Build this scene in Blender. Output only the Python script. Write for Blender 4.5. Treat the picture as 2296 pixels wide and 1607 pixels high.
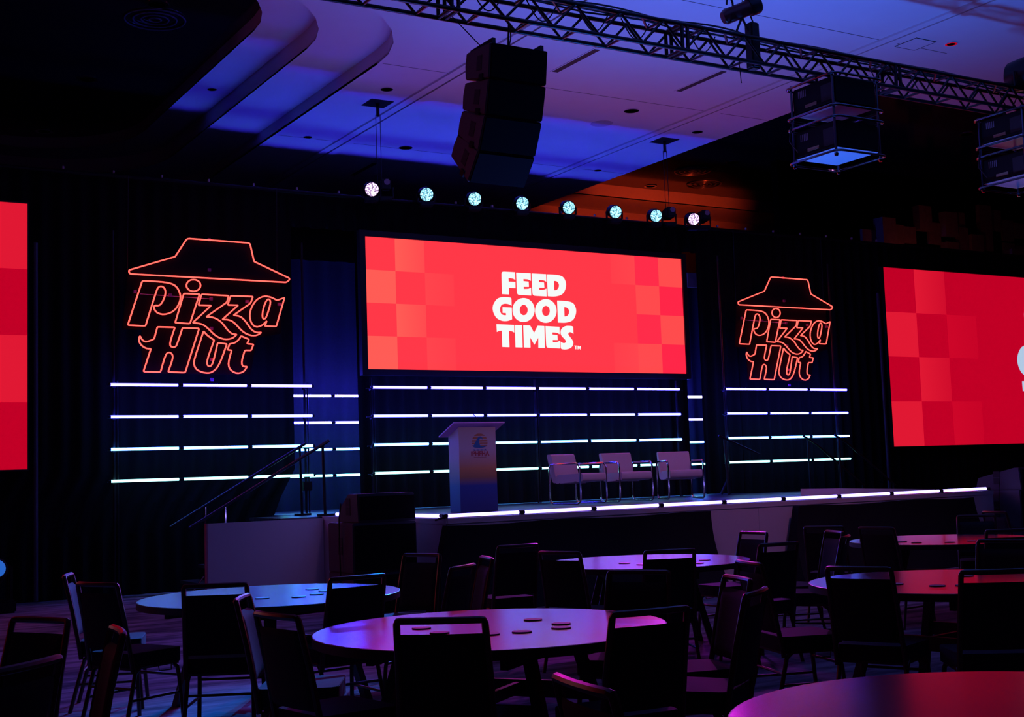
import bpy, bmesh, math, random
from mathutils import Vector, Matrix
from mathutils.geometry import tessellate_polygon
random.seed(7)
for o in list(bpy.data.objects):
    bpy.data.objects.remove(o, do_unlink=True)
SC = bpy.context.scene
COL = SC.collection
PI = math.pi

# ------------------------------------------------------------------ camera
YAW, PITCH, ROLL, FPX = math.radians(31.019), math.radians(5.234), math.radians(-1.9656), 2900.0
fw = Vector((math.sin(YAW)*math.cos(PITCH), math.cos(YAW)*math.cos(PITCH), math.sin(PITCH)))
rt = Vector((math.cos(YAW), -math.sin(YAW), 0))
up = rt.cross(fw)
cx_ = math.cos(ROLL)*rt + math.sin(ROLL)*up
cy_ = math.cos(ROLL)*up - math.sin(ROLL)*rt
cam = bpy.data.cameras.new('camera')
cam.sensor_fit = 'HORIZONTAL'; cam.sensor_width = 36.0
cam.lens = FPX/2296.0*36.0
cam.clip_end = 200
camo = bpy.data.objects.new('camera', cam)
m = Matrix.Identity(4)
for i, v in enumerate((cx_, cy_, -fw)):
    for j in range(3):
        m[j][i] = v[j]
m.translation = (0, 0, 1.52)
camo.matrix_world = m
COL.objects.link(camo)
SC.camera = camo

# ------------------------------------------------------------------ world, wash and fill lights, exposure
w = bpy.data.worlds.new('room_dark'); SC.world = w
w.use_nodes = True
w.node_tree.nodes['Background'].inputs[0].default_value = (0.25, 0.2, 0.6, 1)
w.node_tree.nodes['Background'].inputs[1].default_value = 0.004
SC.view_settings.view_transform = 'Standard'
SC.view_settings.look = 'None'
SC.view_settings.exposure = 0.0
SC.view_settings.gamma = 1.0
SC.view_settings.use_curve_mapping = False

def spot(name, loc, target, color, energy, angle, blend=0.6, radius=0.15):
    l = bpy.data.lights.new(name, 'SPOT')
    l.color = color; l.energy = energy; l.spot_size = math.radians(angle); l.spot_blend = blend
    l.shadow_soft_size = radius
    o = bpy.data.objects.new(name, l); COL.objects.link(o)
    o.location = loc
    o.rotation_euler = (Vector(target)-Vector(loc)).to_track_quat('-Z', 'Y').to_euler()
    return o
# front wash lamps hung on the truss, aimed at the stage
spot('front_wash_lamp', (7.9, 11.3, 6.2), (9.2, 14.6, 1.4), (0.75, 0.28, 0.85), 90, 64, 0.8)
spot('front_wash_lamp', (12.9, 11.3, 6.2), (12.9, 15.3, 1.2), (0.95, 0.24, 0.62), 230, 78, 0.8)
# added blue spots without fixtures, placed before the stage to brighten the ceiling
spot('ceiling_fill_spot', (8.6, 12.9, 1.0), (8.4, 11.5, 7.75), (0.10, 0.16, 1.0), 700, 110, 1.0, 0.3)
spot('ceiling_fill_spot', (11.6, 12.4, 0.4), (11.2, 10.5, 7.75), (0.02, 0.17, 1.0), 1700, 110, 1.0, 0.3)
# red-amber practical behind the right-hand drape
spot('amber_lamp', (19.0, 22.0, 6.4), (19.6, 25.6, 8.3), (1.0, 0.055, 0.012), 260, 75, 0.5, 0.1)
spot('wall_fill_spot', (24.0, 20.2, 5.6), (24.5, 21.6, 7.0), (1.0, 0.16, 0.16), 10, 150, 0.8, 0.1)  # added unseen red spot that brightens the timber blocks

# ------------------------------------------------------------------ materials
def lin(c):
    return tuple(((v/255.0)/12.92 if v/255.0 <= 0.04045 else ((v/255.0+0.055)/1.055)**2.4) for v in c)
MATS = {}
def mat(name, color, rough=0.6, metal=0.0, spec=0.5, noise=0.12, scale=30.0, bump=0.0, coat=0.0):
    if name in MATS: return MATS[name]
    M = bpy.data.materials.new(name); M.use_nodes = True
    nt = M.node_tree; b = nt.nodes['Principled BSDF']
    b.inputs['Roughness'].default_value = rough
    b.inputs['Metallic'].default_value = metal
    b.inputs['Specular IOR Level'].default_value = spec
    b.inputs['Coat Weight'].default_value = coat
    tc = nt.nodes.new('ShaderNodeTexCoord')
    nz = nt.nodes.new('ShaderNodeTexNoise'); nz.inputs['Scale'].default_value = scale
    nz.inputs['Detail'].default_value = 4
    nt.links.new(tc.outputs['Object'], nz.inputs['Vector'])
    mx = nt.nodes.new('ShaderNodeMix'); mx.data_type = 'RGBA'
    mx.inputs[6].default_value = tuple(c*(1-noise) for c in color)+(1,)
    mx.inputs[7].default_value = tuple(min(1, c*(1+noise)) for c in color)+(1,)
    nt.links.new(nz.outputs['Fac'], mx.inputs[0])
    nt.links.new(mx.outputs[2], b.inputs['Base Color'])
    if bump:
        bp = nt.nodes.new('ShaderNodeBump'); bp.inputs['Strength'].default_value = bump
        bp.inputs['Distance'].default_value = 0.01
        nt.links.new(nz.outputs['Fac'], bp.inputs['Height'])
        nt.links.new(bp.outputs['Normal'], b.inputs['Normal'])
    MATS[name] = M
    return M
def emis(name, color, strength, base=(0.02, 0.02, 0.02)):
    if name in MATS: return MATS[name]
    M = bpy.data.materials.new(name); M.use_nodes = True
    b = M.node_tree.nodes['Principled BSDF']
    b.inputs['Base Color'].default_value = base+(1,)
    b.inputs['Emission Color'].default_value = tuple(color)+(1,)
    b.inputs['Emission Strength'].default_value = strength
    MATS[name] = M
    return M

# ------------------------------------------------------------------ mesh building
LOC = {}
class MB:
    def __init__(s): s.v = []; s.f = []
    def add(s, vs, fs):
        k = len(s.v); s.v += [tuple(v) for v in vs]; s.f += [tuple(i+k for i in f) for f in fs]
        return s
    def box(s, x0, x1, y0, y1, z0, z1, M=None):
        vs = [Vector((x, y, z)) for z in (z0, z1) for x, y in ((x0, y0), (x1, y0), (x1, y1), (x0, y1))]
        if M is not None: vs = [M @ v for v in vs]
        return s.add(vs, [(3, 2, 1, 0), (4, 5, 6, 7), (0, 1, 5, 4), (1, 2, 6, 5), (2, 3, 7, 6), (3, 0, 4, 7)])
    def tube(s, pts, r, n=8, closed=False, sx=1.0):
        pts = [Vector(p) for p in pts]; N = len(pts); rings = []
        prev = None
        for i, p in enumerate(pts):
            a = pts[(i-1) % N] if (closed or i > 0) else p
            b = pts[(i+1) % N] if (closed or i < N-1) else p
            d = (b-a).normalized()
            if prev is None:
                u = d.cross(Vector((0, 0, 1)))
                if u.length < 1e-3: u = d.cross(Vector((0, 1, 0)))
            else:
                u = prev - d*prev.dot(d)
                if u.length < 1e-4: u = d.cross(Vector((0, 0, 1)))
            u.normalize(); prev = u; q = d.cross(u)
            rr = r[i] if isinstance(r, (list, tuple)) else r
            rings.append([p + rr*(math.cos(2*PI*k/n)*u*sx + math.sin(2*PI*k/n)*q) for k in range(n)])
        vs = [v for R_ in rings for v in R_]; fs = []
        for i in range(N if closed else N-1):
            j = (i+1) % N
            for k in range(n):
                l = (k+1) % n
                fs.append((i*n+k, i*n+l, j*n+l, j*n+k))
        if not closed:
            fs.append(tuple(reversed(range(n)))); fs.append(tuple((N-1)*n+k for k in range(n)))
        return s.add(vs, fs)
    def lathe(s, prof, n=24, c=(0, 0, 0), M=None):
        vs = []
        for r, z in prof:
            for k in range(n):
                v = Vector((c[0]+r*math.cos(2*PI*k/n), c[1]+r*math.sin(2*PI*k/n), c[2]+z))
                vs.append(M @ v if M is not None else v)
        fs = []
        for i in range(len(prof)-1):
            for k in range(n):
                l = (k+1) % n
                fs.append((i*n+k, i*n+l, (i+1)*n+l, (i+1)*n+k))
        fs.append(tuple(reversed(range(n)))); fs.append(tuple((len(prof)-1)*n+k for k in range(n)))
        return s.add(vs, fs)
    def extrude(s, polys, f, d):
        """2D polygon (first) with holes, mapped to 3D by f(x,y), thickened by vector d"""
        flat = [p for L in polys for p in L]
        tris = tessellate_polygon([[Vector((p[0], p[1], 0)) for p in L] for L in polys])
        n = len(flat); d = Vector(d)
        a = [Vector(f(p[0], p[1])) for p in flat]
        vs = a+[v+d for v in a]; fs = [tuple(t) for t in tris]+[tuple(i+n for i in reversed(t)) for t in tris]
        k = 0
        for L in polys:
            for i in range(len(L)):
                j = (i+1) % len(L)
                fs.append((k+i, k+j, k+j+n, k+i+n))
            k += len(L)
        return s.add(vs, fs)
    def grid(s, nx, ny, f):
        vs = [f(i/nx, j/ny) for j in range(ny+1) for i in range(nx+1)]
        fs = [(j*(nx+1)+i, j*(nx+1)+i+1, (j+1)*(nx+1)+i+1, (j+1)*(nx+1)+i) for j in range(ny) for i in range(nx)]
        return s.add(vs, fs)
    def mesh(s, name, material, smooth=False, bevel=0.0, seg=2):
        me = bpy.data.meshes.new(name)
        me.from_pydata([tuple(v) for v in s.v], [], s.f)
        bm = bmesh.new(); bm.from_mesh(me)
        bmesh.ops.recalc_face_normals(bm, faces=bm.faces)
        if bevel:
            es = [e for e in bm.edges if len(e.link_faces) == 2 and e.calc_face_angle(0) > 0.5]
            bmesh.ops.bevel(bm, geom=es, offset=bevel, segments=seg, affect='EDGES', clamp_overlap=True)
        bm.to_mesh(me); bm.free()
        if smooth or bevel:
            me.polygons.foreach_set('use_smooth', [True]*len(me.polygons))
            me.set_sharp_from_angle(angle=math.radians(40))
        me.materials.append(material)
        return me
    def build(s, name, material, parent=None, **k):
        if parent is not None and parent.name in LOC:      # vertices given in world space
            L = LOC[parent.name]
            s.v = [(v[0]-L[0], v[1]-L[1], v[2]-L[2]) for v in s.v]
        o = link(name, s.mesh(name, material, **k), parent)
        if parent is not None and parent.name in LOC: LOC[o.name] = LOC[parent.name]
        return o
def link(name, me, parent=None):
    o = bpy.data.objects.new(name, me); COL.objects.link(o)
    if parent is not None: o.parent = parent
    return o
def tag(o, label, cat, group=None, kind=None):
    o['label'] = label
    if cat: o['category'] = cat
    if group: o['group'] = group
    if kind: o['kind'] = kind
    return o
def struct(o, label=None):
    o['kind'] = 'structure'
    if label: o['label'] = label
    return o
def thing(name, label, cat, loc=(0, 0, 0), rz=0.0, group=None, world=False):
    o = bpy.data.objects.new(name, None); COL.objects.link(o)
    o.empty_display_size = 0.1
    o.location = loc; o.rotation_euler = (0, 0, rz)
    tag(o, label, cat, group)
    if world: LOC[o.name] = loc
    return o
def copy_tree(o, parent=None):
    c = o.copy(); COL.objects.link(c); c.parent = parent
    for ch in o.children:
        copy_tree(ch, c)
    return c
def fillet(pts, k=4):
    """polygon with a corner radius per vertex -> smooth point list"""
    out = []; n = len(pts)
    for i in range(n):
        p = Vector(pts[i][:2]); a = Vector(pts[i-1][:2]); b = Vector(pts[(i+1) % n][:2]); r = pts[i][2]
        da = min(r, (a-p).length*0.5); db = min(r, (b-p).length*0.5)
        s = p+(a-p).normalized()*da; e = p+(b-p).normalized()*db
        for j in range(k+1):
            t = j/k
            q = s*(1-t)**2 + p*2*t*(1-t) + e*t*t
            if not out or (q-out[-1]).length > 1e-5: out.append(q)
    if (out[0]-out[-1]).length < 1e-5: out.pop()
    return out
def rrect(x0, x1, y0, y1, r, k=8):
    out = []
    for cx, cy, a0 in ((x1-r, y1-r, 0), (x0+r, y1-r, 90), (x0+r, y0+r, 180), (x1-r, y0+r, 270)):
        for i in range(k+1):
            a = math.radians(a0+90*i/k); out.append((cx+r*math.cos(a), cy+r*math.sin(a)))
    return out
ORD = ['first', 'second', 'third', 'fourth', 'fifth', 'sixth', 'seventh', 'eighth', 'ninth', 'tenth', 'eleventh', 'twelfth']

# shared materials
BLACK = mat('matte_black', (0.012, 0.012, 0.014), 0.7, noise=0.3)
BLKMETAL = mat('black_steel', (0.02, 0.02, 0.024), 0.38, 0.6, noise=0.2)
DRAPE = mat('black_velour', (0.010, 0.010, 0.011), 0.95, spec=0.05, noise=0.3, scale=60, bump=0.1)
WHITEPANEL = mat('white_laminate', (0.62, 0.60, 0.60), 0.45, noise=0.03)
CHROME = mat('polished_chrome', (0.75, 0.75, 0.78), 0.12, 1.0, noise=0.03)
NEON = {
'hat':[(-1.199,0.485,0.025),(-0.511,0.725,0.014),(-0.327,1.013,0.036),(0.649,1.005,0.036),(0.712,0.722,0.014),(1.3,0.483,0.04),(1.232,0.422,0.025),(-1.183,0.431,0.025)],
'letter_p':[(-1.0,0.339,0.025),(-0.634,0.337,9),(-0.493,0.289,9),(-0.43,0.15,9),(-0.446,0.041,9),(-0.531,-0.098,9),(-0.691,-0.159,9),(-0.807,-0.122,9),(-0.841,-0.041,9),(-0.815,-0.018,0.014),(-0.736,-0.02,9),(-0.669,0.115,9),(-0.655,0.215,9),(-0.7,0.274,9),(-0.766,0.264,9),(-0.803,0.175,9),(-0.959,-0.327,0.018),(-1.217,-0.323,0.022)],
'letter_i_stem':[(-0.386,0.177,0.018),(-0.147,0.177,0.014),(-0.299,-0.273,0.018),(-0.521,-0.265,0.014)],
'letter_z':[(-0.117,0.177,0.018),(0.302,0.173,0.014),(0.271,0.07,0.025),(-0.05,-0.161,0.014),(0.066,-0.163,9),(0.185,-0.229,9),(0.27,-0.345,9),(0.347,-0.414,9),(0.421,-0.413,0.014),(0.354,-0.478,9),(0.233,-0.501,9),(0.096,-0.454,9),(-0.005,-0.353,9),(-0.105,-0.269,9),(-0.257,-0.257,0.014),(0.029,0.013,0.014),(-0.166,0.01,0.014)],
'letter_z_second':[(0.333,0.174,0.018),(0.685,0.176,0.014),(0.646,0.073,0.025),(0.372,-0.123,0.014),(0.482,-0.131,9),(0.568,-0.214,9),(0.637,-0.321,9),(0.718,-0.38,9),(0.813,-0.372,0.014),(0.741,-0.423,9),(0.635,-0.428,9),(0.513,-0.375,9),(0.393,-0.24,9),(0.307,-0.192,9),(0.198,-0.193,0.014),(0.449,0.033,0.014),(0.284,0.031,0.014)],
'letter_a':[(1.196,0.182,0.014),(1.052,-0.274,0.018),(0.868,-0.273,0.014),(0.901,-0.189,0.014),(0.832,-0.263,9),(0.725,-0.301,9),(0.652,-0.24,9),(0.624,-0.13,9),(0.647,-0.009,9),(0.732,0.128,9),(0.858,0.197,9),(0.983,0.18,9),(1.072,0.133,0.022)],
'letter_a_counter':[(0.943,0.154,9),(0.974,0.103,9),(0.919,-0.071,9),(0.882,-0.159,9),(0.839,-0.167,9),(0.828,-0.106,9),(0.851,0.016,9),(0.901,0.13,9)],
'letter_h':[(-0.785,-0.336,0.018),(-0.525,-0.335,0.018),(-0.61,-0.577,9),(-0.586,-0.63,9),(-0.52,-0.632,9),(-0.491,-0.574,9),(-0.412,-0.338,0.018),(-0.16,-0.341,0.018),(-0.379,-1.004,0.022),(-0.634,-0.998,0.018),(-0.556,-0.79,9),(-0.57,-0.729,9),(-0.624,-0.7,9),(-0.673,-0.751,9),(-0.745,-1.001,0.022),(-0.995,-0.997,0.018),(-0.882,-0.66,0.018),(-0.953,-0.661,9),(-1.034,-0.606,9),(-1.063,-0.53,9),(-1.041,-0.474,0.014),(-1.009,-0.537,9),(-0.953,-0.567,9),(-0.835,-0.516,0.022)],
'letter_u':[(-0.093,-0.379,0.014),(-0.04,-0.441,9),(0.068,-0.51,0.014),(-0.051,-0.822,9),(-0.042,-0.895,9),(-0.003,-0.912,9),(0.043,-0.871,9),(0.121,-0.548,0.018),(0.263,-0.564,0.014),(0.142,-0.889,9),(0.038,-0.996,9),(-0.064,-1.012,9),(-0.202,-0.971,9),(-0.251,-0.884,9),(-0.238,-0.795,9)],
'letter_t':[(0.486,-0.435,0.014),(0.611,-0.485,0.014),(0.58,-0.552,0.014),(0.682,-0.56,0.014),(0.642,-0.654,0.014),(0.543,-0.655,0.018),(0.485,-0.83,9),(0.504,-0.904,9),(0.574,-0.9,0.014),(0.529,-0.978,9),(0.416,-1.017,9),(0.301,-0.954,9),(0.276,-0.85,9),(0.338,-0.659,0.014),(0.272,-0.652,0.014),(0.306,-0.56,0.018),(0.388,-0.548,9),(0.459,-0.484,9)],
'letter_i_dot':[(-0.129,0.311,9),(-0.14,0.271,9),(-0.171,0.238,9),(-0.215,0.218,9),(-0.264,0.216,9),(-0.308,0.232,9),(-0.338,0.262,9),(-0.348,0.3,9),(-0.337,0.34,9),(-0.306,0.373,9),(-0.262,0.393,9),(-0.213,0.395,9),(-0.169,0.38,9),(-0.139,0.35,9)]}
LETTERS = {
'F':[[(-0.3172,0.255,9),(-0.3157,0.2943,9),(-0.2828,0.2961,9),(-0.1908,0.2964,0.002),(-0.1913,0.2335,0.002),(-0.2075,0.2435,9),(-0.2332,0.2453,9),(-0.2539,0.2447,0.002),(-0.2529,0.217,0.002),(-0.1909,0.2174,0.002),(-0.1919,0.1671,0.002),(-0.2529,0.1665,0.002),(-0.2539,0.1142,0.002),(-0.3175,0.1145,0.002)]],
'E_first':[[(-0.1795,0.2943,0.002),(-0.0435,0.2951,0.002),(-0.0445,0.2335,0.002),(-0.0641,0.2438,9),(-0.0876,0.2454,9),(-0.1148,0.2449,0.002),(-0.1145,0.2274,0.002),(-0.0664,0.2261,0.002),(-0.065,0.1842,0.002),(-0.1143,0.1823,0.002),(-0.114,0.1644,0.002),(-0.0857,0.1656,9),(-0.0619,0.1694,9),(-0.0453,0.1783,0.002),(-0.0458,0.1142,0.002),(-0.1452,0.1144,9),(-0.1753,0.1163,9),(-0.1798,0.1452,9)]],
'E_second':[[(-0.0341,0.2946,0.002),(0.1038,0.2954,0.002),(0.1028,0.2334,0.002),(0.0829,0.2438,9),(0.0591,0.2454,9),(0.0315,0.2449,0.002),(0.0318,0.2272,0.002),(0.0806,0.226,0.002),(0.082,0.1837,0.002),(0.0319,0.1819,0.002),(0.0322,0.1638,0.002),(0.0609,0.1651,9),(0.085,0.1689,9),(0.102,0.1778,0.002),(0.1013,0.1132,0.002),(0.0005,0.1135,9),(-0.03,0.1153,9),(-0.0346,0.1445,9)]],
'D_first':[[(0.1129,0.295,0.002),(0.1962,0.297,9),(0.2687,0.2869,9),(0.2943,0.2399,9),(0.2922,0.1939,9),(0.262,0.1375,9),(0.1935,0.1153,9),(0.1131,0.1151,0.002)],[(0.1777,0.2443,0.002),(0.2057,0.2439,9),(0.2274,0.223,9),(0.2233,0.1907,9),(0.2023,0.1692,9),(0.1769,0.1667,0.002)]],
'G':[[(-0.301,0.0917,9),(-0.2548,0.0914,9),(-0.2333,0.0869,9),(-0.2333,0.0624,9),(-0.2338,0.0231,0.002),(-0.2519,0.0348,9),(-0.2928,0.0404,9),(-0.3301,0.0282,9),(-0.3441,-0.0043,9),(-0.3402,-0.0374,9),(-0.3169,-0.0552,9),(-0.2872,-0.0542,0.002),(-0.2881,-0.036,0.002),(-0.3183,-0.0366,0.002),(-0.3175,0.0091,0.002),(-0.2333,0.0088,0.002),(-0.2335,-0.0848,0.002),(-0.2726,-0.1004,9),(-0.3239,-0.1029,9),(-0.3766,-0.083,9),(-0.4077,-0.0332,9),(-0.4087,0.0198,9),(-0.3707,0.0723,9),(-0.3318,0.0886,9)]],
'O_first':[[(-0.0181,-0.0024,9),(-0.0228,-0.0279,9),(-0.0343,-0.0519,9),(-0.0518,-0.0727,9),(-0.0742,-0.0889,9),(-0.0999,-0.0995,9),(-0.127,-0.1037,9),(-0.1538,-0.1012,9),(-0.1785,-0.0923,9),(-0.1993,-0.0776,9),(-0.215,-0.0581,9),(-0.2244,-0.0351,9),(-0.2269,-0.0101,9),(-0.2224,0.0151,9),(-0.2111,0.0389,9),(-0.1938,0.0597,9),(-0.1717,0.076,9),(-0.1462,0.0868,9),(-0.119,0.0913,9),(-0.0921,0.0891,9),(-0.0672,0.0804,9),(-0.0461,0.0657,9),(-0.0302,0.0461,9),(-0.0206,0.0228,9)],[(-0.0828,-0.0048,9),(-0.0864,-0.0214,9),(-0.0954,-0.0357,9),(-0.1083,-0.0455,9),(-0.1232,-0.0493,9),(-0.1379,-0.0466,9),(-0.15,-0.0377,9),(-0.1578,-0.024,9),(-0.16,-0.0077,9),(-0.1564,0.0089,9),(-0.1475,0.0232,9),(-0.1346,0.033,9),(-0.1197,0.0369,9),(-0.105,0.0342,9),(-0.0929,0.0253,9),(-0.085,0.0116,9)]],
'O_second':[[(0.1926,-0.0023,9),(0.1879,-0.0278,9),(0.1764,-0.0518,9),(0.1588,-0.0727,9),(0.1365,-0.0889,9),(0.111,-0.0995,9),(0.0839,-0.1036,9),(0.0572,-0.1012,9),(0.0327,-0.0923,9),(0.012,-0.0775,9),(-0.0035,-0.058,9),(-0.0128,-0.035,9),(-0.0153,-0.01,9),(-0.0107,0.0153,9),(0.0006,0.0391,9),(0.0178,0.06,9),(0.0399,0.0763,9),(0.0653,0.0871,9),(0.0924,0.0915,9),(0.1192,0.0893,9),(0.1439,0.0806,9),(0.1649,0.0659,9),(0.1807,0.0462,9),(0.1901,0.0229,9)],[(0.1276,-0.0047,9),(0.124,-0.0213,9),(0.115,-0.0356,9),(0.1022,-0.0454,9),(0.0873,-0.0492,9),(0.0728,-0.0464,9),(0.0608,-0.0376,9),(0.0531,-0.0239,9),(0.0509,-0.0075,9),(0.0545,0.0091,9),(0.0634,0.0233,9),(0.0762,0.0332,9),(0.0911,0.037,9),(0.1056,0.0343,9),(0.1177,0.0254,9),(0.1254,0.0117,9)]],
'D_second':[[(0.2018,0.0833,0.002),(0.2856,0.0844,9),(0.3586,0.0736,9),(0.3843,0.0263,9),(0.3822,-0.0197,9),(0.3517,-0.0758,9),(0.2828,-0.0973,9),(0.2018,-0.0967,0.002)],[(0.267,0.032,0.002),(0.2951,0.0312,9),(0.317,0.01,9),(0.3128,-0.0222,9),(0.2917,-0.0435,9),(0.2662,-0.0458,0.002)]],
'T':[[(-0.3783,-0.1286,0.002),(-0.2162,-0.1297,0.002),(-0.2176,-0.1912,0.002),(-0.2347,-0.1805,9),(-0.2665,-0.1783,0.002),(-0.2665,-0.3087,0.002),(-0.3309,-0.3084,0.002),(-0.3309,-0.1789,0.002),(-0.36,-0.181,9),(-0.3772,-0.1912,0.002)]],
'I':[[(-0.2089,-0.1295,0.002),(-0.1432,-0.1297,0.002),(-0.1442,-0.3082,0.002),(-0.2099,-0.3083,0.002)]],
'M':[[(-0.1302,-0.1293,0.002),(-0.0665,-0.1295,0.002),(-0.0312,-0.1882,0.002),(0.0061,-0.1291,0.002),(0.0684,-0.1299,0.002),(0.0661,-0.3081,0.002),(0.0048,-0.3081,0.002),(0.0073,-0.2245,0.002),(-0.032,-0.2838,0.002),(-0.0694,-0.2251,0.002),(-0.0703,-0.3079,0.002),(-0.1312,-0.3079,0.002)]],
'E_third':[[(0.0801,-0.13,0.002),(0.2135,-0.1321,0.002),(0.2123,-0.1922,0.002),(0.1932,-0.1817,9),(0.1701,-0.1797,9),(0.1434,-0.1796,0.002),(0.1437,-0.1967,0.002),(0.1909,-0.199,0.002),(0.1922,-0.24,0.002),(0.1438,-0.2407,0.002),(0.1441,-0.2583,0.002),(0.1718,-0.2577,9),(0.1951,-0.2544,9),(0.2115,-0.2461,0.002),(0.2108,-0.3087,0.002),(0.1133,-0.3065,9),(0.0838,-0.304,9),(0.0794,-0.2757,9)]],
'S':[[(0.3072,-0.1207,9),(0.3474,-0.1227,9),(0.3475,-0.1433,9),(0.3477,-0.1868,0.002),(0.332,-0.1735,9),(0.3049,-0.172,9),(0.2932,-0.1906,9),(0.3139,-0.2128,9),(0.3418,-0.2441,9),(0.3438,-0.2714,9),(0.3206,-0.303,9),(0.2712,-0.3168,9),(0.2335,-0.3149,9),(0.2187,-0.3084,9),(0.2193,-0.2834,9),(0.2202,-0.2516,0.002),(0.2359,-0.2626,9),(0.26,-0.2652,9),(0.2753,-0.2503,9),(0.2616,-0.2301,9),(0.2303,-0.2059,9),(0.2213,-0.1789,9),(0.2303,-0.1468,9),(0.2692,-0.1228,9)]],
'trademark_t':[[(0.3531,-0.2817,0.002),(0.3815,-0.2824,0.002),(0.3812,-0.2875,0.002),(0.3709,-0.2873,0.002),(0.3703,-0.312,0.002),(0.3632,-0.3121,0.002),(0.3632,-0.287,0.002),(0.3529,-0.2867,0.002)]],
'trademark_m':[[(0.3842,-0.2824,0.002),(0.3935,-0.2826,0.002),(0.3992,-0.3013,0.002),(0.4055,-0.2833,0.002),(0.4143,-0.2835,0.002),(0.4145,-0.3128,0.002),(0.408,-0.313,0.002),(0.4084,-0.2928,0.002),(0.4021,-0.309,0.002),(0.3966,-0.3091,0.002),(0.3908,-0.2932,0.002),(0.3905,-0.3124,0.002),(0.3839,-0.3126,0.002)]]}

# ================================================================== room shell
HC = 7.75
ceil_paint = mat('ceiling_paint', (0.62, 0.60, 0.62), 0.85, noise=0.03, scale=3)
gloss_black = mat('gloss_black_ceiling', (0.006, 0.006, 0.008), 0.12, spec=0.5, noise=0.2)
wall_paint = mat('dark_wall', (0.06, 0.055, 0.07), 0.8, noise=0.15, scale=2)

def carpet():
    M = bpy.data.materials.new('streaked_carpet'); M.use_nodes = True
    nt = M.node_tree; b = nt.nodes['Principled BSDF']; b.inputs['Roughness'].default_value = 0.95
    b.inputs['Specular IOR Level'].default_value = 0.1
    tc = nt.nodes.new('ShaderNodeTexCoord')
    mp = nt.nodes.new('ShaderNodeMapping'); mp.inputs['Scale'].default_value = (0.55, 2.6, 1)
    mp.inputs['Rotation'].default_value = (0, 0, 0.12)
    n1 = nt.nodes.new('ShaderNodeTexNoise'); n1.inputs['Scale'].default_value = 1.6; n1.inputs['Detail'].default_value = 8
    n1.inputs['Roughness'].default_value = 0.65
    n2 = nt.nodes.new('ShaderNodeTexNoise'); n2.inputs['Scale'].default_value = 260
    nt.links.new(tc.outputs['Object'], mp.inputs['Vector']); nt.links.new(mp.outputs['Vector'], n1.inputs['Vector'])
    nt.links.new(tc.outputs['Object'], n2.inputs['Vector'])
    cr = nt.nodes.new('ShaderNodeValToRGB')
    cr.color_ramp.elements[0].position = 0.38; cr.color_ramp.elements[0].color = (0.075, 0.07, 0.095, 1)
    cr.color_ramp.elements[1].position = 0.62; cr.color_ramp.elements[1].color = (0.44, 0.38, 0.43, 1)
    nt.links.new(n1.outputs['Fac'], cr.inputs['Fac'])
    mx = nt.nodes.new('ShaderNodeMix'); mx.data_type = 'RGBA'; mx.blend_type = 'MULTIPLY'; mx.inputs[0].default_value = 0.5
    nt.links.new(cr.outputs['Color'], mx.inputs[6]); nt.links.new(n2.outputs['Fac'], mx.inputs[7])
    nt.links.new(mx.outputs[2], b.inputs['Base Color'])
    bp = nt.nodes.new('ShaderNodeBump'); bp.inputs['Strength'].default_value = 0.25; bp.inputs['Distance'].default_value = 0.005
    nt.links.new(n2.outputs['Fac'], bp.inputs['Height']); nt.links.new(bp.outputs['Normal'], b.inputs['Normal'])
    return M
RX0, RX1, RY0, RY1 = -11.0, 35.0, -7.0, 28.5
struct(MB().box(RX0, RX1, RY0, RY1, -0.2, 0).build('floor', carpet()), 'dark streaked carpet floor lit purple')
struct(MB().box(RX0-0.2, RX0, RY0, RY1, 0, 9.3).build('wall_left', wall_paint))
struct(MB().box(RX1, RX1+0.2, RY0, RY1, 0, 9.3).build('wall_right', wall_paint))
struct(MB().box(RX0-0.2, RX1+0.2, RY1, RY1+0.2, 0, 9.3).build('wall_back', wall_paint))
struct(MB().box(RX0-0.2, RX1+0.2, RY0-0.2, RY0, 0, 9.3).build('wall_front', wall_paint))

# ceiling: a main plane, a three-step recess on the left and a recess on the right
R0 = rrect(-8.0, 8.15, 14.6, 27.6, 2.6)
R1 = rrect(-7.05, 7.2, 15.3, 26.9, 2.3)
R2 = rrect(-6.4, 6.52, 15.9, 26.2, 2.1)
Q0 = [(15.85, 15.0), (33.0, 15.0), (33.0, 26.6), (15.85, 26.6)]
Q1 = [(15.85, 15.0), (33.0, 15.0), (33.0, 25.2), (15.85, 25.2)]
outer = [(RX0, RY0), (RX1, RY0), (RX1, RY1), (RX0, RY1)]
root = bpy.data.objects.new('ceiling', None); COL.objects.link(root); struct(root, 'pale ceiling with stepped rounded recesses')
MB().extrude([outer, R0, Q0], lambda x, y: (x, y, HC), (0, 0, 0.04)).build('main_plane', ceil_paint, root)
def ringwall(L, z0, z1, t=0.02):
    b = MB(); n = len(L)
    return b.add([(x, y, z) for z in (z0, z1) for x, y in L],
                 [(i, (i+1) % n, n+(i+1) % n, n+i) for i in range(n)])
Z2, Z1, Z0 = 7.98, 8.28, 8.5
ringwall(R0, HC, Z2+0.02).build('recess_edge', ceil_paint, root)
MB().extrude([R0, R1], lambda x, y: (x, y, Z2), (0, 0, 0.03)).build('recess_band', ceil_paint, root)
ringwall(R1, Z2, Z1+0.02).build('recess_edge', ceil_paint, root)
MB().extrude([R1, R2], lambda x, y: (x, y, Z1), (0, 0, 0.03)).build('recess_band', ceil_paint, root)
ringwall(R2, Z1, Z0+0.02).build('recess_edge', ceil_paint, root)
MB().extrude([R2], lambda x, y: (x, y, Z0), (0, 0, 0.03)).build('recess_top', gloss_black, root)
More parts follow.
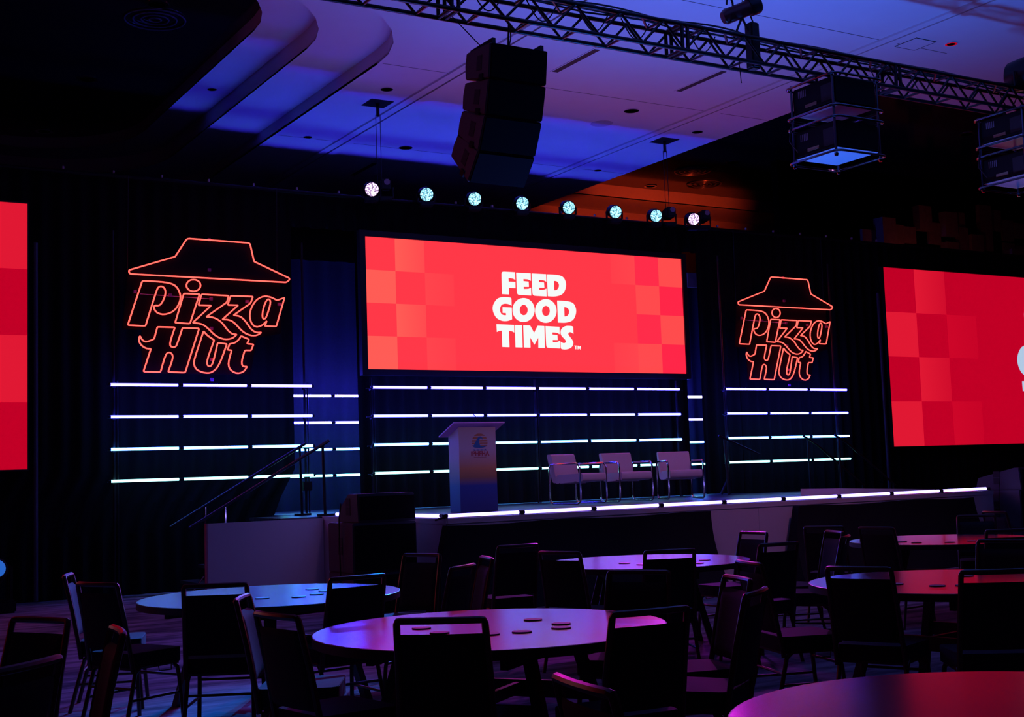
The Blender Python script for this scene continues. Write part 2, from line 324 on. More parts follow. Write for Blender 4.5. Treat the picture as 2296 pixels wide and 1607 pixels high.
# right recess: glossy black top, a step at its far end
MB().add([(x, y, z) for z in (HC, Z0+0.02) for x, y in ((15.85, 25.2), (15.85, 15.0), (33.0, 15.0), (33.0, 25.2))],
         [(0, 1, 5, 4), (1, 2, 6, 5), (2, 3, 7, 6)]).build('recess_edge', ceil_paint, root)
MB().extrude([Q1], lambda x, y: (x, y, Z0), (0, 0, 0.03)).build('recess_top', gloss_black, root)
MB().box(15.85, 33, 25.2, 25.22, 8.2, 8.5).build('recess_edge', ceil_paint, root)
MB().box(15.85, 33, 25.2, 26.6, 8.2, 8.22).build('recess_band', ceil_paint, root)
MB().box(15.85, 33, 26.6, 26.62, HC, 8.2).build('recess_edge', ceil_paint, root)
MB().box(15.83, 15.85, 25.2, 26.6, HC, 8.22).build('recess_edge', ceil_paint, root)
# partition tracks running towards the stage, thin board joints
dark_gap = mat('shadow_gap', (0.01, 0.01, 0.012), 0.9)
for k, X in enumerate((9.47, 14.5)):
    t = bpy.data.objects.new('trim_%d' % (k+1), None); COL.objects.link(t)
    struct(t, ('left-hand' if k == 0 else 'right-hand')+' pale partition track across the ceiling')
    MB().box(X-0.16, X-0.02, RY0, RY1, HC-0.03, HC).build('track_flange', ceil_paint, t)
    MB().box(X+0.02, X+0.16, RY0, RY1, HC-0.03, HC).build('track_flange', ceil_paint, t)
    MB().box(X-0.02, X+0.02, RY0, RY1, HC-0.006, HC-0.001).build('track_slot', dark_gap, t)
for Y in (13.05, 17.1, 21.5):
    MB().box(8.2, 15.8, Y-0.006, Y+0.006, HC-0.0015, HC+0.001).build('board_joint', dark_gap, root)
def linear_slot(X, Y0, Y1, lab):
    t = thing('linear_diffuser', lab, 'air vent', (X, Y0, HC), group='black linear ceiling slots', world=True)
    MB().box(X-0.055, X+0.055, Y0, Y1, HC-0.006, HC).build('slot', BLACK, t)
    MB().box(X-0.075, X-0.055, Y0-0.4, Y1+0.02, HC-0.008, HC).build('flange', ceil_paint, t)
linear_slot(10.78, 15.2, 16.35, 'black slot diffuser in ceiling between the line array and the truss')
linear_slot(13.2, 15.2, 16.35, 'black slot diffuser in ceiling below the chain hoist, beside the right track')
linear_slot(10.66, 22.7, 23.8, 'black slot diffuser in the dark ceiling just above the wash lights')
def downlight(X, Y, z, r, lab, m=None):
    t = thing('recessed_downlight', lab, 'ceiling light', (X, Y, z), group='recessed downlights')
    MB().lathe([(r, -0.012), (r, 0), (r*0.7, 0), (r*0.7, -0.012)], 20).build('trim_ring', m or CHROME, t, smooth=True)
    MB().lathe([(r*0.7, -0.006), (r*0.5, -0.003)], 20).build('lamp_well', BLACK, t)
for X, Y, z, r, lab in (
        (13.16, 17.6, HC, 0.13, 'dark downlight in purple ceiling right of the line array'),
        (10.68, 21.37, HC, 0.13, 'dark downlight in the blue ceiling left of the line array'),
        (8.8, 18.22, HC, 0.10, 'small dark sprinkler-size downlight beside the lowest ceiling step'),
        (15.12, 18.23, HC, 0.10, 'small downlight in ceiling near the edge of the right recess'),
        (15.11, 21.45, HC, 0.08, 'small downlight in the blue ceiling above the right end of the wash lights'),
        (8.73, 21.39, HC, 0.08, 'small downlight in the violet ceiling below the lowest step'),
        (15.49, 12.7, HC, 0.09, 'small red-lit downlight in ceiling above the truss at right'),
        (6.85, 16.0, Z1, 0.08, 'small downlight in the topmost pale ceiling band, nearer one'),
        (6.85, 21.0, Z1, 0.08, 'small downlight in the topmost violet ceiling band, farther one'),
        (5.1, 18.1, Z0, 0.17, 'shiny downlight at the top of the black recess at left'),
        (5.0, 22.0, Z0, 0.17, 'shiny downlight in the middle of the black recess at left'),
        (5.0, 25.6, Z0, 0.17, 'shiny downlight at the far end of the black recess at left'),
        (19.4, 22.2, Z0, 0.16, 'shiny downlight in the right black recess left of the projectors'),
        (22.5, 18.2, Z0, 0.17, 'shiny downlight in the right black recess between both projector stacks'),
        (19.1, 24.9, Z0, 0.16, 'shiny downlight in the right black recess just above the amber soffit')):
    downlight(X, Y, z-0.001, r, lab)
for X, Y, r, lab in ((5.24, 18.7, 0.44, 'large round ring diffuser in the black recess at left'),
                     (19.05, 23.2, 0.42, 'large round ring diffuser above the amber soffit, upper one'),
                     (20.2, 24.2, 0.42, 'large round ring diffuser above the amber soffit, lower one'),
                     (23.3, 24.4, 0.36, 'round ring diffuser lit dull red, right of the amber soffit')):
    t = thing('ring_diffuser', lab, 'air vent', (X, Y, Z0), group='round ring diffusers')
    for q in (1.0, 0.72, 0.45, 0.2):
        MB().tube([(r*q*math.cos(a*PI/12), r*q*math.sin(a*PI/12), -0.015) for a in range(24)], 0.014, 6, True).build('ring', mat('dark_blue_enamel', (0.05, 0.06, 0.1), 0.3), t, smooth=True)
t = thing('ceiling_speaker', 'flush round speaker grille in purple ceiling right of the line array', 'speaker', (13.16, 18.5, HC), world=False)
MB().lathe([(0.2, -0.004), (0.2, 0)], 24).build('grille', mat('grille_grey', (0.4, 0.38, 0.42), 0.8), t)
t = thing('ceiling_hatch', 'flush square access hatch in the ceiling above the truss at right', 'hatch', (15.0, 12.95, HC))
MB().box(-0.2, 0.2, -0.2, 0.2, -0.006, 0).build('panel', ceil_paint, t)
MB().tube([(-0.21, -0.21, -0.003), (0.21, -0.21, -0.003), (0.21, 0.21, -0.003), (-0.21, 0.21, -0.003)], 0.005, 4, True).build('frame', dark_gap, t)

# block-relief timber wall behind the right-hand drape
t = bpy.data.objects.new('wall_timber', None); COL.objects.link(t); struct(t, 'dim wall of staggered timber blocks above the right drape')
MB().box(20.2, RX1, 21.6, 21.8, 0, 8.49).build('backing', mat('dark_timber_backing', (0.002, 0.0015, 0.0015), 0.9, spec=0.0), t)
wood = mat('block_timber', (0.20, 0.12, 0.09), 0.6, noise=0.4, scale=6)
blk = [MB().box(0, 0.44, -d, 0, 0, h).mesh('timber_block', wood) for d, h in ((0.05, 0.55), (0.12, 0.75), (0.2, 0.6), (0.3, 0.95), (0.08, 0.4))]
x = 20.4
while x < 29.5:
    z = 5.6 + random.uniform(0, 0.4)
    top = 6.5+0.9*min(1, max(0, (x-21.5)/4))
    while z < top:
        me = random.choice(blk)
        if random.random() < 0.72:
            o = link('timber_block', me, t); o.location = (x, 21.6, z)
        z += random.choice((0.42, 0.6, 0.75))
    x += 0.46
MB().box(17.44, 18.15, 21.58, 21.66, 5.45, 5.76).build('valance_board', wood)
tag(bpy.data.objects['valance_board'], 'brown board showing in the gap right of the centre screen', 'board')

# ================================================================== drapes
def drape(name, label, x0, x1, y, z0, z1, fold=0.28, amp=0.05, edge=None, material=DRAPE, group=None):
    nx = max(8, int((x1-x0)/fold*8)); nz = 14
    ph = random.uniform(0, 6)
    def f(u, v):
        z = z0+(z1-z0)*v
        e = edge(z) if edge else 0.0
        xx = x0+(x1+e-x0)*u
        a = amp*(0.55+0.45*(1-v))
        return (xx, y+a*math.sin(xx*2*PI/fold+ph+0.6*math.sin(xx*1.3))+0.4*a*math.sin(xx*2.1+v*2), z)
    b = MB().grid(nx, nz, f)
    n = len(b.v)
    k = len(b.f)
    b.v += [(p[0], p[1]+0.012, p[2]) for p in b.v]
    b.f += [tuple(i+n for i in reversed(q)) for q in b.f[:k]]
    o = b.build(name, material, smooth=True)
    return tag(o, label, 'curtain', group)
drape('stage_drape', 'black floor-length drape left of the stage behind the left tube wall', -10.5, 7.55, 19.3, 0.0, 6.2,
      edge=lambda z: -0.42*min(1.0, max(0.0, (1.75-z)/0.7)))
drape('stage_drape', 'black drape behind the centre screen and its tube rows', 8.66, 15.5, 19.32, 1.07, 6.2)
drape('stage_drape', 'black floor-length drape right of the stage behind the right tube wall', 16.78, 33.0, 19.3, 0.0, 6.2)
drape('stage_drape', 'narrow black drape panel hanging to the stage deck right of the right gap', 15.85, 16.85, 19.36, 1.07, 6.2)
drape('drape_valance', 'black valance closing the top of the gap left of the centre screen', 7.5, 8.7, 19.34, 5.64, 6.2)
drape('drape_valance', 'black valance closing the top of the gap right of the centre screen', 15.45, 15.9, 19.34, 5.72, 6.2)
drape('rear_drape', 'blue-lit drape seen through the gap left of the centre screen', 3.0, 20.1, 21.68, 0.0, 5.55, fold=0.42, amp=0.06,
      material=mat('rear_velour', (0.022, 0.022, 0.028), 0.9, spec=0.1, noise=0.2))
tb = thing('drape_truss', 'black pipe along the top of the stage drape carrying the wash lights', 'pipe', (-10, 19.15, 6.17), world=True)
MB().tube([(-10.5, 19.15, 6.17), (33, 19.15, 6.17)], 0.03, 8).build('pipe', BLKMETAL, tb, smooth=True)
for i in range(24):
    X = 4.0+i*0.72
    MB().box(X-0.012, X+0.012, 19.1, 19.14, 6.2, 6.24).build('tie', mat('white_tie', (0.5, 0.5, 0.55), 0.5), tb)
for X, lab in ((9.0, 'left'), (14.95, 'right')):
    t = thing('rigging_drop', 'dark ceiling plate with two cables down to the %s-hand wash lights' % lab, 'rigging', (X, 19.0, HC), group='rigging drops over the wash lights')
    MB().box(-0.2, 0.2, -0.2, 0.2, -0.01, 0).build('plate', BLKMETAL, t)
    MB().tube([(0, 0, -0.01), (0, 0, -0.22)], 0.03, 8).build('turnbuckle', BLKMETAL, t)
    for s in (-0.04, 0.04):
        MB().tube([(s, 0, -0.2), (s, 0, -1.5)], 0.006, 5).build('cable', BLKMETAL, t)

# ================================================================== video screens
def screen(name, label, x0, x1, z0, z1, y, side):
    W, H = x1-x0, z1-z0
    t = thing(name, label, 'screen', ((x0+x1)/2, y, (z0+z1)/2), world=True)
    if side:
        base, light, fade = (192, 0, 36), (224, 24, 50), (205, 6, 40)
    else:
        base, light, fade = (255, 56, 70), (252, 92, 84), (255, 68, 75)
    pat = {}
    for r in range(4):
        pat[(0, r)] = light if r % 2 else base
        pat[(1, r)] = base if r % 2 else tuple((a+b)/2 for a, b in zip(light, base)) if side is None else (base if r % 2 else light)
        pat[(2, r)] = fade if r % 2 else base
        pat[(11, r)] = base if r % 2 else light
        pat[(10, r)] = light if r % 2 else base
        pat[(9, r)] = fade if (r == 0 or r == 3) else base
    if not side:
        for r in (1, 3): pat[(11, r)] = (255, 38, 70)
        for r in (0, 2): pat[(11, r)] = (255, 76, 76); pat[(10, r)] = (255, 44, 72)
        for r in (1, 3): pat[(10, r)] = (255, 74, 76)
    me = bpy.data.meshes.new('picture')
    n = 24
    vs, fs, cols = [], [], []
    for c in range(12):
        for r in range(4):
            col = pat.get((c, r), base)
            k = len(vs)
            a, b_ = -W/2+W*c/12, -W/2+W*(c+1)/12
            q, p = H/2-H*r/4, H/2-H*(r+1)/4
            vs += [(a, 0, p), (b_, 0, p), (b_, 0, q), (a, 0, q)]; fs.append((k, k+1, k+2, k+3))
            nxt = pat.get((c+1, r), base) if c in (1, 2) else col
            soft = tuple((u+v_)/2 for u, v_ in zip(col, base)) if c in (1, 2, 9) else col
            L, R_ = (col, soft) if c < 6 else (soft, col)
            for cc in (L, R_, R_, L):
                q_ = lin(cc); cols.append((q_[0]*(1.0 if side else 1.4), q_[1], q_[2], 1.0))   # the LED wall overdrives its red
    me.from_pydata(vs, [], fs)
    at = me.color_attributes.new('Picture', 'FLOAT_COLOR', 'CORNER')
    for i, c in enumerate(cols): at.data[i].color = c
    key = 'projected_picture' if side else 'led_picture'
    if key not in MATS:
        M = bpy.data.materials.new(key); M.use_nodes = True
        nt = M.node_tree; b = nt.nodes['Principled BSDF']; b.inputs['Base Color'].default_value = (0.02, 0.02, 0.02, 1)
        b.inputs['Roughness'].default_value = 0.8
        va = nt.nodes.new('ShaderNodeVertexColor'); va.layer_name = 'Picture'
        nt.links.new(va.outputs['Color'], b.inputs['Emission Color']); b.inputs['Emission Strength'].default_value = 1.0
        b.inputs['Specular IOR Level'].default_value = 0.0
        MATS[key] = M
    me.materials.append(MATS[key])
    pic = link('picture', me, t); pic['label'] = 'red checker-edged picture'
    lm = emis('pale_blue_lettering', lin((176, 200, 226)), 1.0) if side else emis('white_lettering', (0.92, 0.97, 0.95), 1.0)
    for k, polys in LETTERS.items():
        P = [[(p.x*H, p.y*H) for p in fillet(L, 4)] for L in polys]
        MB().extrude(P, lambda a, c: (a, -0.006, c), (0, 0.004, 0)).build('letter_'+k.lower(), lm, pic)
    bz = mat('screen_bezel', (0.012, 0.010, 0.014), 0.5)
    B = 0.02 if side else 0.10
    b = MB()
    for x_0, x_1, z_0, z_1 in ((x0-B, x1+B, z1, z1+B), (x0-B, x1+B, z0-B, z0), (x0-B, x0, z0, z1), (x1, x1+B, z0, z1)):
        b.box(x_0, x_1, y-0.03, y+0.09, z_0, z_1)
    b.build('bezel', bz, t)
    MB().box(x0, x1, y+0.02, y+0.09, z0, z1).build('back_panel', bz, t)
    if side:
        edge = mat('screen_stand_tube', (0.10, 0.09, 0.13), 0.4, 0.5)
        X = x1+0.12 if x1 < 5 else x0-0.13
        MB().tube([(X, y+0.05, 0.02), (X, y+0.05, z1-0.55)], 0.035, 8).build('stand_post', edge, t, smooth=True)
    return t
screen('led_screen', 'wide red LED screen over the stage reading FEED GOOD TIMES in white', 8.75, 15.29, 3.34, 5.52, 19.1, False)
screen('projection_screen', 'large red screen cut off by the left edge of the picture', -7.84, 3.5, 1.86, 5.64, 19.1, True)
screen('projection_screen', 'large red screen with pale blue letters at the right edge of the picture', 20.67, 32.01, 1.88, 5.66, 19.1, True)

# ================================================================== light tubes
TUBE_R = 0.021
ROWC = (('violet_blue', (1.25, 1.02, 26.0)), ('blue', (1.05, 1.1, 25.0)), ('azure', (1.05, 4.0, 17.0)), ('aqua', (1.05, 3.2, 3.2)))
REARC = (('violet_blue', (8.0, 6.0, 190.0)), ('blue', (2.5, 2.0, 60.0)), ('azure', (1.6, 7.0, 32.0)), ('aqua', (1.5, 9.0, 9.0)))
tube_mats = [emis('tube_'+n_, c_, 1.0) for n_, c_ in ROWC]
rear_mats = [emis('rear_tube_'+n_, c_, 1.0) for n_, c_ in REARC]
tube_white = emis('tube_white', (1.9, 1.4, 7.0), 1.0)
ROWZ = (3.04, 2.575, 2.11, 1.655)
def tube_meshes(L, m, key):
    a = MB().tube([(0.03, 0, 0), (L-0.03, 0, 0)], TUBE_R, 10).mesh('glowing_tube_'+key, m, smooth=True)
    return a
cap_me = {}
def cap_mesh(L):
    k = round(L, 3)
    if k not in cap_me:
        cap_me[k] = [MB().tube([(0.0, 0, 0), (0.032, 0, 0)], TUBE_R*1.05, 10).mesh('end_cap', BLKMETAL, smooth=True),
                     MB().tube([(L-0.032, 0, 0), (L, 0, 0)], TUBE_R*1.05, 10).mesh('end_cap', BLKMETAL, smooth=True)]
    return cap_me[k]
tm_cache = {}
def light_tube(loc, L, m, label, group, rz=0.0):
    t = thing('light_tube', label, 'light tube', loc, rz, group)
    k = (round(L, 3), m.name)
    if k not in tm_cache: tm_cache[k] = tube_meshes(L, m, m.name)
    link('glowing_tube', tm_cache[k], t)
    for e in cap_mesh(L): link('end_cap', e, t)
    return t
ROWN = ('top', 'second', 'third', 'bottom')
def wall_rows(x0, n, pitch, y, where, group):
    for r, z in enumerate(ROWZ):
        for i in range(n):
            light_tube((x0+i*pitch, y, z), pitch-0.01, tube_mats[r],
                       'lit tube in the %s row of %s, %s from left' % (ROWN[r], where, ORD[i]), group)
wall_rows(4.56, 3, 1.0515, 18.85, 'the left tube wall', 'tubes of the left tube wall')
wall_rows(8.752, 6, 1.0535, 19.0, 'the centre tube wall', 'tubes under the centre screen')
wall_rows(15.985, 3, 1.075, 18.85, 'the right tube wall', 'tubes of the right tube wall')
# set-back rows behind the drapes, seen through the two gaps
for r, z in enumerate(ROWZ):
    for i in range(-2, 8):
        if i in (-1, 0):
            lab = 'set-back lit tube in the %s row of the left gap, %s one' % (ROWN[r], 'left' if i == -1 else 'right')
        elif i == 7:
            lab = 'set-back lit tube in the %s row of the gap right of the centre screen' % ROWN[r]
        else:
            lab = 'set-back lit tube of the %s rear row hidden behind the stage drapes' % ROWN[r]
        light_tube((8.944+i*1.0535, 21.0, z), 1.0435, rear_mats[r], lab, 'set-back rear tubes' if i in (-1, 0, 7) else 'hidden rear tubes, %s row' % ROWN[r])
# stage edge
for i in range(9):
    light_tube((7.145+i*1.0575, 13.53, 1.093), 1.04, tube_white, 'white lit tube on the front edge of the stage, %s from left' % ORD[i], 'white tubes along the stage edge')
for i in range(3):
    light_tube((7.15, 13.62+i*1.06, 1.093), 1.04, tube_white, 'white lit tube on the left side edge of the stage, %s from the front corner' % ORD[i], 'white tubes along the stage edge', PI/2)
# tube wall frames
pipe = mat('painted_pipe', (0.03, 0.035, 0.045), 0.35, 0.6)
for xs, y, lab, top in (((4.65, 7.575), 18.91, 'thin steel frame carrying the left tube wall', 5.3), ((8.78, 11.9, 15.0), 19.06, 'thin steel frame carrying the tube rows under the centre screen', 3.2),
                        ((16.03, 18.9), 18.91, 'thin steel frame carrying the right tube wall', 5.6)):
    t = thing('tube_frame', lab, 'frame', (xs[0], y, 0), world=True)
    z0 = 1.06 if xs[0] > 5 and xs[0] < 16.5 else 0.0
    for X in xs:
        zz = 0.0 if (X < 7 or X > 17) else 1.06
        MB().tube([(X, y, zz), (X, y, top)], 0.02, 8).build('post', pipe, t, smooth=True)
        MB().tube([(X+0.06, y+0.02, zz), (X+0.06, y+0.02, 3.1)], 0.012, 6).build('brace', pipe, t, smooth=True)
        for z in ROWZ:
            MB().box(X-0.025, X+0.025, y-0.045, y+0.02, z-0.05, z-0.024).build('clamp', BLKMETAL, t)
    for z in ROWZ:
        MB().tube([(xs[0]-0.1, y-0.03, z-0.016), (xs[-1]+0.14, y-0.03, z-0.016)], 0.009, 5).build('row_rail', pipe, t)
    if xs[0] > 15:
        MB().tube([(16.03, y, 1.35), (15.85, y, 1.08)], 0.03, 8).build('foot', BLKMETAL, t)
    if xs[0] == 4.65:
        MB().box(7.52, 7.66, 18.87, 18.93, 1.42, 1.56).build('junction_box', BLKMETAL, t)

t = thing('tube_frame', 'steel frame behind the drapes carrying the set-back rear tubes', 'frame', (6.8, 21.06, 0), world=True)
for X in (6.85, 10.0, 13.0, 17.37):
    MB().tube([(X, 21.06, 1.07 if X > 7.2 else 0.0), (X, 21.06, 3.1)], 0.02, 8).build('post', pipe, t, smooth=True)
for z in ROWZ:
    MB().tube([(6.83, 21.03, z-0.016), (17.4, 21.03, z-0.016)], 0.006, 6).build('row_rail', pipe, t, smooth=True)

# ================================================================== neon signs
neon = emis('neon_red', (3.0, 0.22, 0.17), 1.0)
plate_m = mat('dark_acrylic', (0.008, 0.006, 0.018), 0.8, spec=0.1, noise=0.1)
plate_m2 = mat('clear_acrylic', (0.006, 0.004, 0.010), 0.8, spec=0.1, noise=0.1)
neon_me = {k: MB().tube([(p.x, 0, p.y) for p in fillet(L, 3)], 0.0115, 6, True).mesh('neon_'+k, neon, smooth=True) for k, L in NEON.items()}
hatp = [(p.x, p.y) for p in fillet(NEON['hat'], 3)]
hat_plate = MB().extrude([hatp], lambda a, c: (a, 0.05, c), (0, 0.012, 0)).mesh('roof_plate', plate_m)
let_plate = MB().extrude([[(-1.2, 0.42), (1.15, 0.42), (1.15, -0.38), (0.75, -0.45), (0.65, -1.02), (-1.0, -1.02), (-1.0, -0.38), (-1.28, -0.38)]], lambda a, c: (a, 0.055, c), (0, 0.01, 0)).mesh('letter_plate', plate_m2)
st_me = MB().box(-0.022, 0.022, 0.02, 0.05, -0.022, 0.022).mesh('standoff', mat('violet_standoff', (0.35, 0.10, 0.40), 0.5))
for X, lab in ((6.06, 'left'), (17.63, 'right')):
    t = thing('neon_sign', 'red outline neon sign of a peaked roof over two words, above the %s tube wall' % lab, 'neon sign', (X, 18.85, 4.23), group='roof neon signs')
    for k in NEON: link('neon_'+k, neon_me[k], t)
    link('roof_plate', hat_plate, t); link('letter_plate', let_plate, t)
    for dx, dz in ((0.02, 1.02), (0.02, 0.56), (-1.1, 0.18), (-0.58, 0.15), (0.04, 0.12), (0.6, 0.1), (1.12, 0.08), (0.04, -0.33), (0.04, -0.8), (0.04, -1.1)):
        o = link('standoff', st_me, t); o.location = (dx, 0, dz)
    MB().tube([(-1.02, 0.05, 0.15), (0.02, 0.05, 0.12)], 0.006, 5).build('cable', mat('violet_cable', (0.3, 0.2, 0.5), 0.5), t)
    for s in (-1.2, 1.1):
        MB().tube([(s, 0.06, 0.5), (s+0.02, 0.06, 1.9)], 0.006, 5).build('hanging_wire', pipe, t)

# ================================================================== stage
HS = 1.06
SX0, SX1, SY0, SY1 = 7.15, 16.72, 13.5, 21.4
def deck_mat():
    M = bpy.data.materials.new('glossy_stage_deck'); M.use_nodes = True
    nt = M.node_tree; b = nt.nodes['Principled BSDF']
    b.inputs['Base Color'].default_value = (0.035, 0.04, 0.05, 1); b.inputs['Roughness'].default_value = 0.32
    tc = nt.nodes.new('ShaderNodeTexCoord'); wv = nt.nodes.new('ShaderNodeTexWave'); wv.bands_direction = 'Y'
    wv.inputs['Scale'].default_value = 5.0; wv.inputs['Distortion'].default_value = 0.3
    nt.links.new(tc.outputs['Object'], wv.inputs['Vector'])
    bp = nt.nodes.new('ShaderNodeBump'); bp.inputs['Strength'].default_value = 0.15; bp.inputs['Distance'].default_value = 0.01
    nt.links.new(wv.outputs['Fac'], bp.inputs['Height']); nt.links.new(bp.outputs['Normal'], b.inputs['Normal'])
    return M
deck = deck_mat()
st = thing('stage', 'raised stage with white front panels and dark glossy deck', 'stage', (SX0, SY0, 0), world=True)
nx, ny = 4, 6
wx, wy = (SX1-SX0)/nx, (SY1-SY0)/ny
dme = MB().box(0.003, wx-0.003, 0.003, wy-0.003, 0.94, HS).mesh('deck_panel', deck)
for i in range(nx):
    for j in range(ny):
        o = link('deck_panel', dme, st); o.location = (i*wx, j*wy, 0)
fme = MB().box(0.002, wx-0.002, -0.012, 0.0, 0.01, 1.0).mesh('fascia_panel', WHITEPANEL)
for i in range(nx):
    o = link('fascia_panel', fme, st); o.location = (i*wx, 0, 0)
MB().box(SX0-0.01, SX1+0.01, SY0-0.018, SY0, 1.0, 1.062).build('front_trim', WHITEPANEL, st)
for j in range(3):
    MB().box(SX0-0.012, SX0, SY0+j*wy+0.002, SY0+(j+1)*wy-0.002, 0.01, 1.0).build('side_panel', WHITEPANEL, st)
MB().box(SX0-0.018, SX0, SY0-0.018, SY0+3*wy, 1.0, 1.062).build('side_trim', WHITEPANEL, st)
MB().box(SX1, SX1+0.012, SY0, SY1, 0.01, 1.04).build('end_panel', WHITEPANEL, st)
for i in range(10):
    X = 7.135+i*1.0575
    MB().box(X-0.02, X+0.03, 13.5, 13.55, HS, HS+0.05).build('tube_clamp', BLKMETAL, st)
MB().tube([(7.0, 13.5, 1.05), (7.25, 13.55, 1.10), (7.7, 13.7, 1.075)], 0.012, 6).build('cable', BLACK, st, smooth=True)

# side stairs at the left of the stage
sr = thing('stage_stairs', 'stairs beside the stage hidden by a plain white side panel', 'stairs', (5.45, 17.2, 0), world=True)
MB().box(5.46, 7.13, 17.18, 17.20, 0.0, 1.035).build('side_panel', WHITEPANEL, sr)
MB().box(5.44, 5.46, 17.18, 17.26, 0.0, 1.035).build('end_panel', mat('red_edge_panel', (0.45, 0.18, 0.24), 0.5), sr)
for i in range(5):
    z = HS-0.0-i*0.21
    x1 = 7.13-(0.62 if i else 0)-(i-1)*0.26*(1 if i else 0)
    x0 = x1-(0.62 if i == 0 else 0.26)
    MB().box(x0, x1, 17.22, 18.5, z-0.05, z-0.005).build('step', deck, sr)
for Y in (17.32, 18.2):
    MB().tube([(5.25, Y, 0.98), (5.32, Y, 1.02), (7.3, Y, 2.13)], 0.022, 8).build('handrail', pipe, sr, smooth=True)
    MB().tube([(7.22, Y, HS), (7.2, Y, 2.06)], 0.022, 8).build('rail_post', pipe, sr, smooth=True)
    MB().tube([(5.75, Y, 0.2), (5.75, Y, 1.26)], 0.018, 8).build('rail_post', CHROME, sr, smooth=True)
    MB().box(7.12, 7.34, Y-0.06, Y+0.06, HS, HS+0.03).build('post_foot', BLKMETAL, sr)
MB().tube([(5.44, 17.3, 0.33), (5.2, 17.3, 0.03)], 0.012, 6).build('brace', CHROME, sr)

# right-hand stairs with rails
sr = thing('stage_stairs', 'rear stairs with pipe rails at the right end of the stage', 'stairs', (16.8, 18.0, 0), world=True)
for X, Y in ((17.91, 18.7), (18.34, 18.3)):
    MB().tube([(X, Y, 0.95), (X-0.02, Y, 2.05)], 0.02, 8).build('rail_post', pipe, sr, smooth=True)
    MB().tube([(X-0.12, Y, 2.12), (X+0.2, Y-0.02, 1.95), (X+1.35, Y-0.1, 1.1)], 0.022, 8).build('handrail', pipe, sr, smooth=True)
    MB().tube([(X+1.3, Y-0.1, 0.0), (X+1.3, Y-0.1, 1.15)], 0.02, 8).build('rail_post', pipe, sr, smooth=True)
MB().box(16.74, 18.6, 17.5, 18.8, 0.9, HS).build('landing', deck, sr)
for i in range(4):
    MB().box(18.6+i*0.26, 18.86+i*0.26, 17.5, 18.8, 0.80-i*0.22, 0.84-i*0.22).build('step', deck, sr)
rl = thing('handrail', 'short pipe handrail behind the right-most stage chair', 'handrail', (15.3, 18.2, HS), world=True)
MB().tube([(15.25, 18.2, 2.14), (16.2, 18.2, 1.78)], 0.02, 8).build('rail', pipe, rl, smooth=True)
MB().tube([(15.42, 18.2, HS), (15.38, 18.2, 2.06)], 0.02, 8).build('post', pipe, rl, smooth=True)
rp = thing('stage_ramp', 'low pale riser lying on the right end of the stage deck', 'riser', (15.0, 14.9, HS), world=True)
MB().extrude([[(15.0, HS+0.002), (17.15, HS+0.002), (17.15, 1.08), (15.0, 1.165)]], lambda a, c: (a, 15.0, c), (0, 0.9, 0)).build('riser_body', WHITEPANEL, rp)

# black cloth covers in front of the stage
cloth = mat('black_cover_cloth', (0.010, 0.011, 0.014), 0.85, spec=0.15, noise=0.3, scale=40, bump=0.2)
def cover(name, label, xt0, xt1, xb0, xb1, y):
    t = thing(name, label, 'cloth cover', ((xt0+xt1)/2, y, 0), world=True)
    def f(u, v):
        z = 0.98*(1-v)+0.005
        a = xt0+(xb0-xt0)*v; b_ = xt1+(xb1-xt1)*v
        x = a+(b_-a)*u
        return (x, y-0.30*v*v-0.02*math.sin(x*5+v*2)*v, z+0.012*math.sin(x*3.1))
    b = MB().grid(60, 10, f); n = len(b.v); k = len(b.f)
    b.v += [(p[0], y+0.12, p[2]) for p in b.v]
    b.f += [tuple(i+n for i in reversed(q)) for q in b.f[:k]]
    def rim(idx):
        for i, j in zip(idx[:-1], idx[1:]): b.f.append((i, j, j+n, i+n))
    rim([i for i in range(61)]); rim([10*61+i for i in range(61)]); rim([j*61 for j in range(11)]); rim([j*61+60 for j in range(11)])
    b.build('cloth', cloth, t, smooth=True)
cover('cloth_cover', 'long black cloth cover against the stage front right of the speaker stack', 7.05, 10.95, 6.80, 10.98, 13.3)
cover('cloth_cover', 'long black cloth cover against the stage front near its right end', 12.5, 16.05, 12.25, 16.2, 13.3)

# ================================================================== lectern
def lectern_mat(name, stops):
    M = bpy.data.materials.new(name); M.use_nodes = True
    nt = M.node_tree; b = nt.nodes['Principled BSDF']; b.inputs['Roughness'].default_value = 0.45
    tc = nt.nodes.new('ShaderNodeTexCoord'); sp = nt.nodes.new('ShaderNodeSeparateXYZ')
    nt.links.new(tc.outputs['Object'], sp.inputs[0])
    cr = nt.nodes.new('ShaderNodeValToRGB'); cr.color_ramp.elements.remove(cr.color_ramp.elements[0])
    for i, (p, c) in enumerate(stops):
        e = cr.color_ramp.elements[0] if i == 0 else cr.color_ramp.elements.new(p)
        e.position = p; e.color = tuple(c)+(1,)
    mr = nt.nodes.new('ShaderNodeMapRange'); mr.inputs[2].default_value = 1.2
    nt.links.new(sp.outputs['Z'], mr.inputs[0]); nt.links.new(mr.outputs[0], cr.inputs[0])
    nt.links.new(cr.outputs[0], b.inputs['Base Color'])
    return M
lf = lectern_mat('printed_sunset_front', [(0.0, (0.03, 0.05, 0.22)), (0.30, (0.03, 0.08, 0.35)), (0.40, (0.45, 0.25, 0.10)), (0.50, (0.75, 0.36, 0.14)), (0.72, (0.72, 0.62, 0.58)), (1.0, (0.70, 0.55, 0.42))])
ls = lectern_mat('printed_sunset_side', [(0.0, (0.05, 0.14, 0.40)), (0.30, (0.06, 0.30, 0.55)), (0.45, (0.35, 0.55, 0.45)), (0.62, (0.60, 0.62, 0.58)), (1.0, (0.70, 0.68, 0.68))])
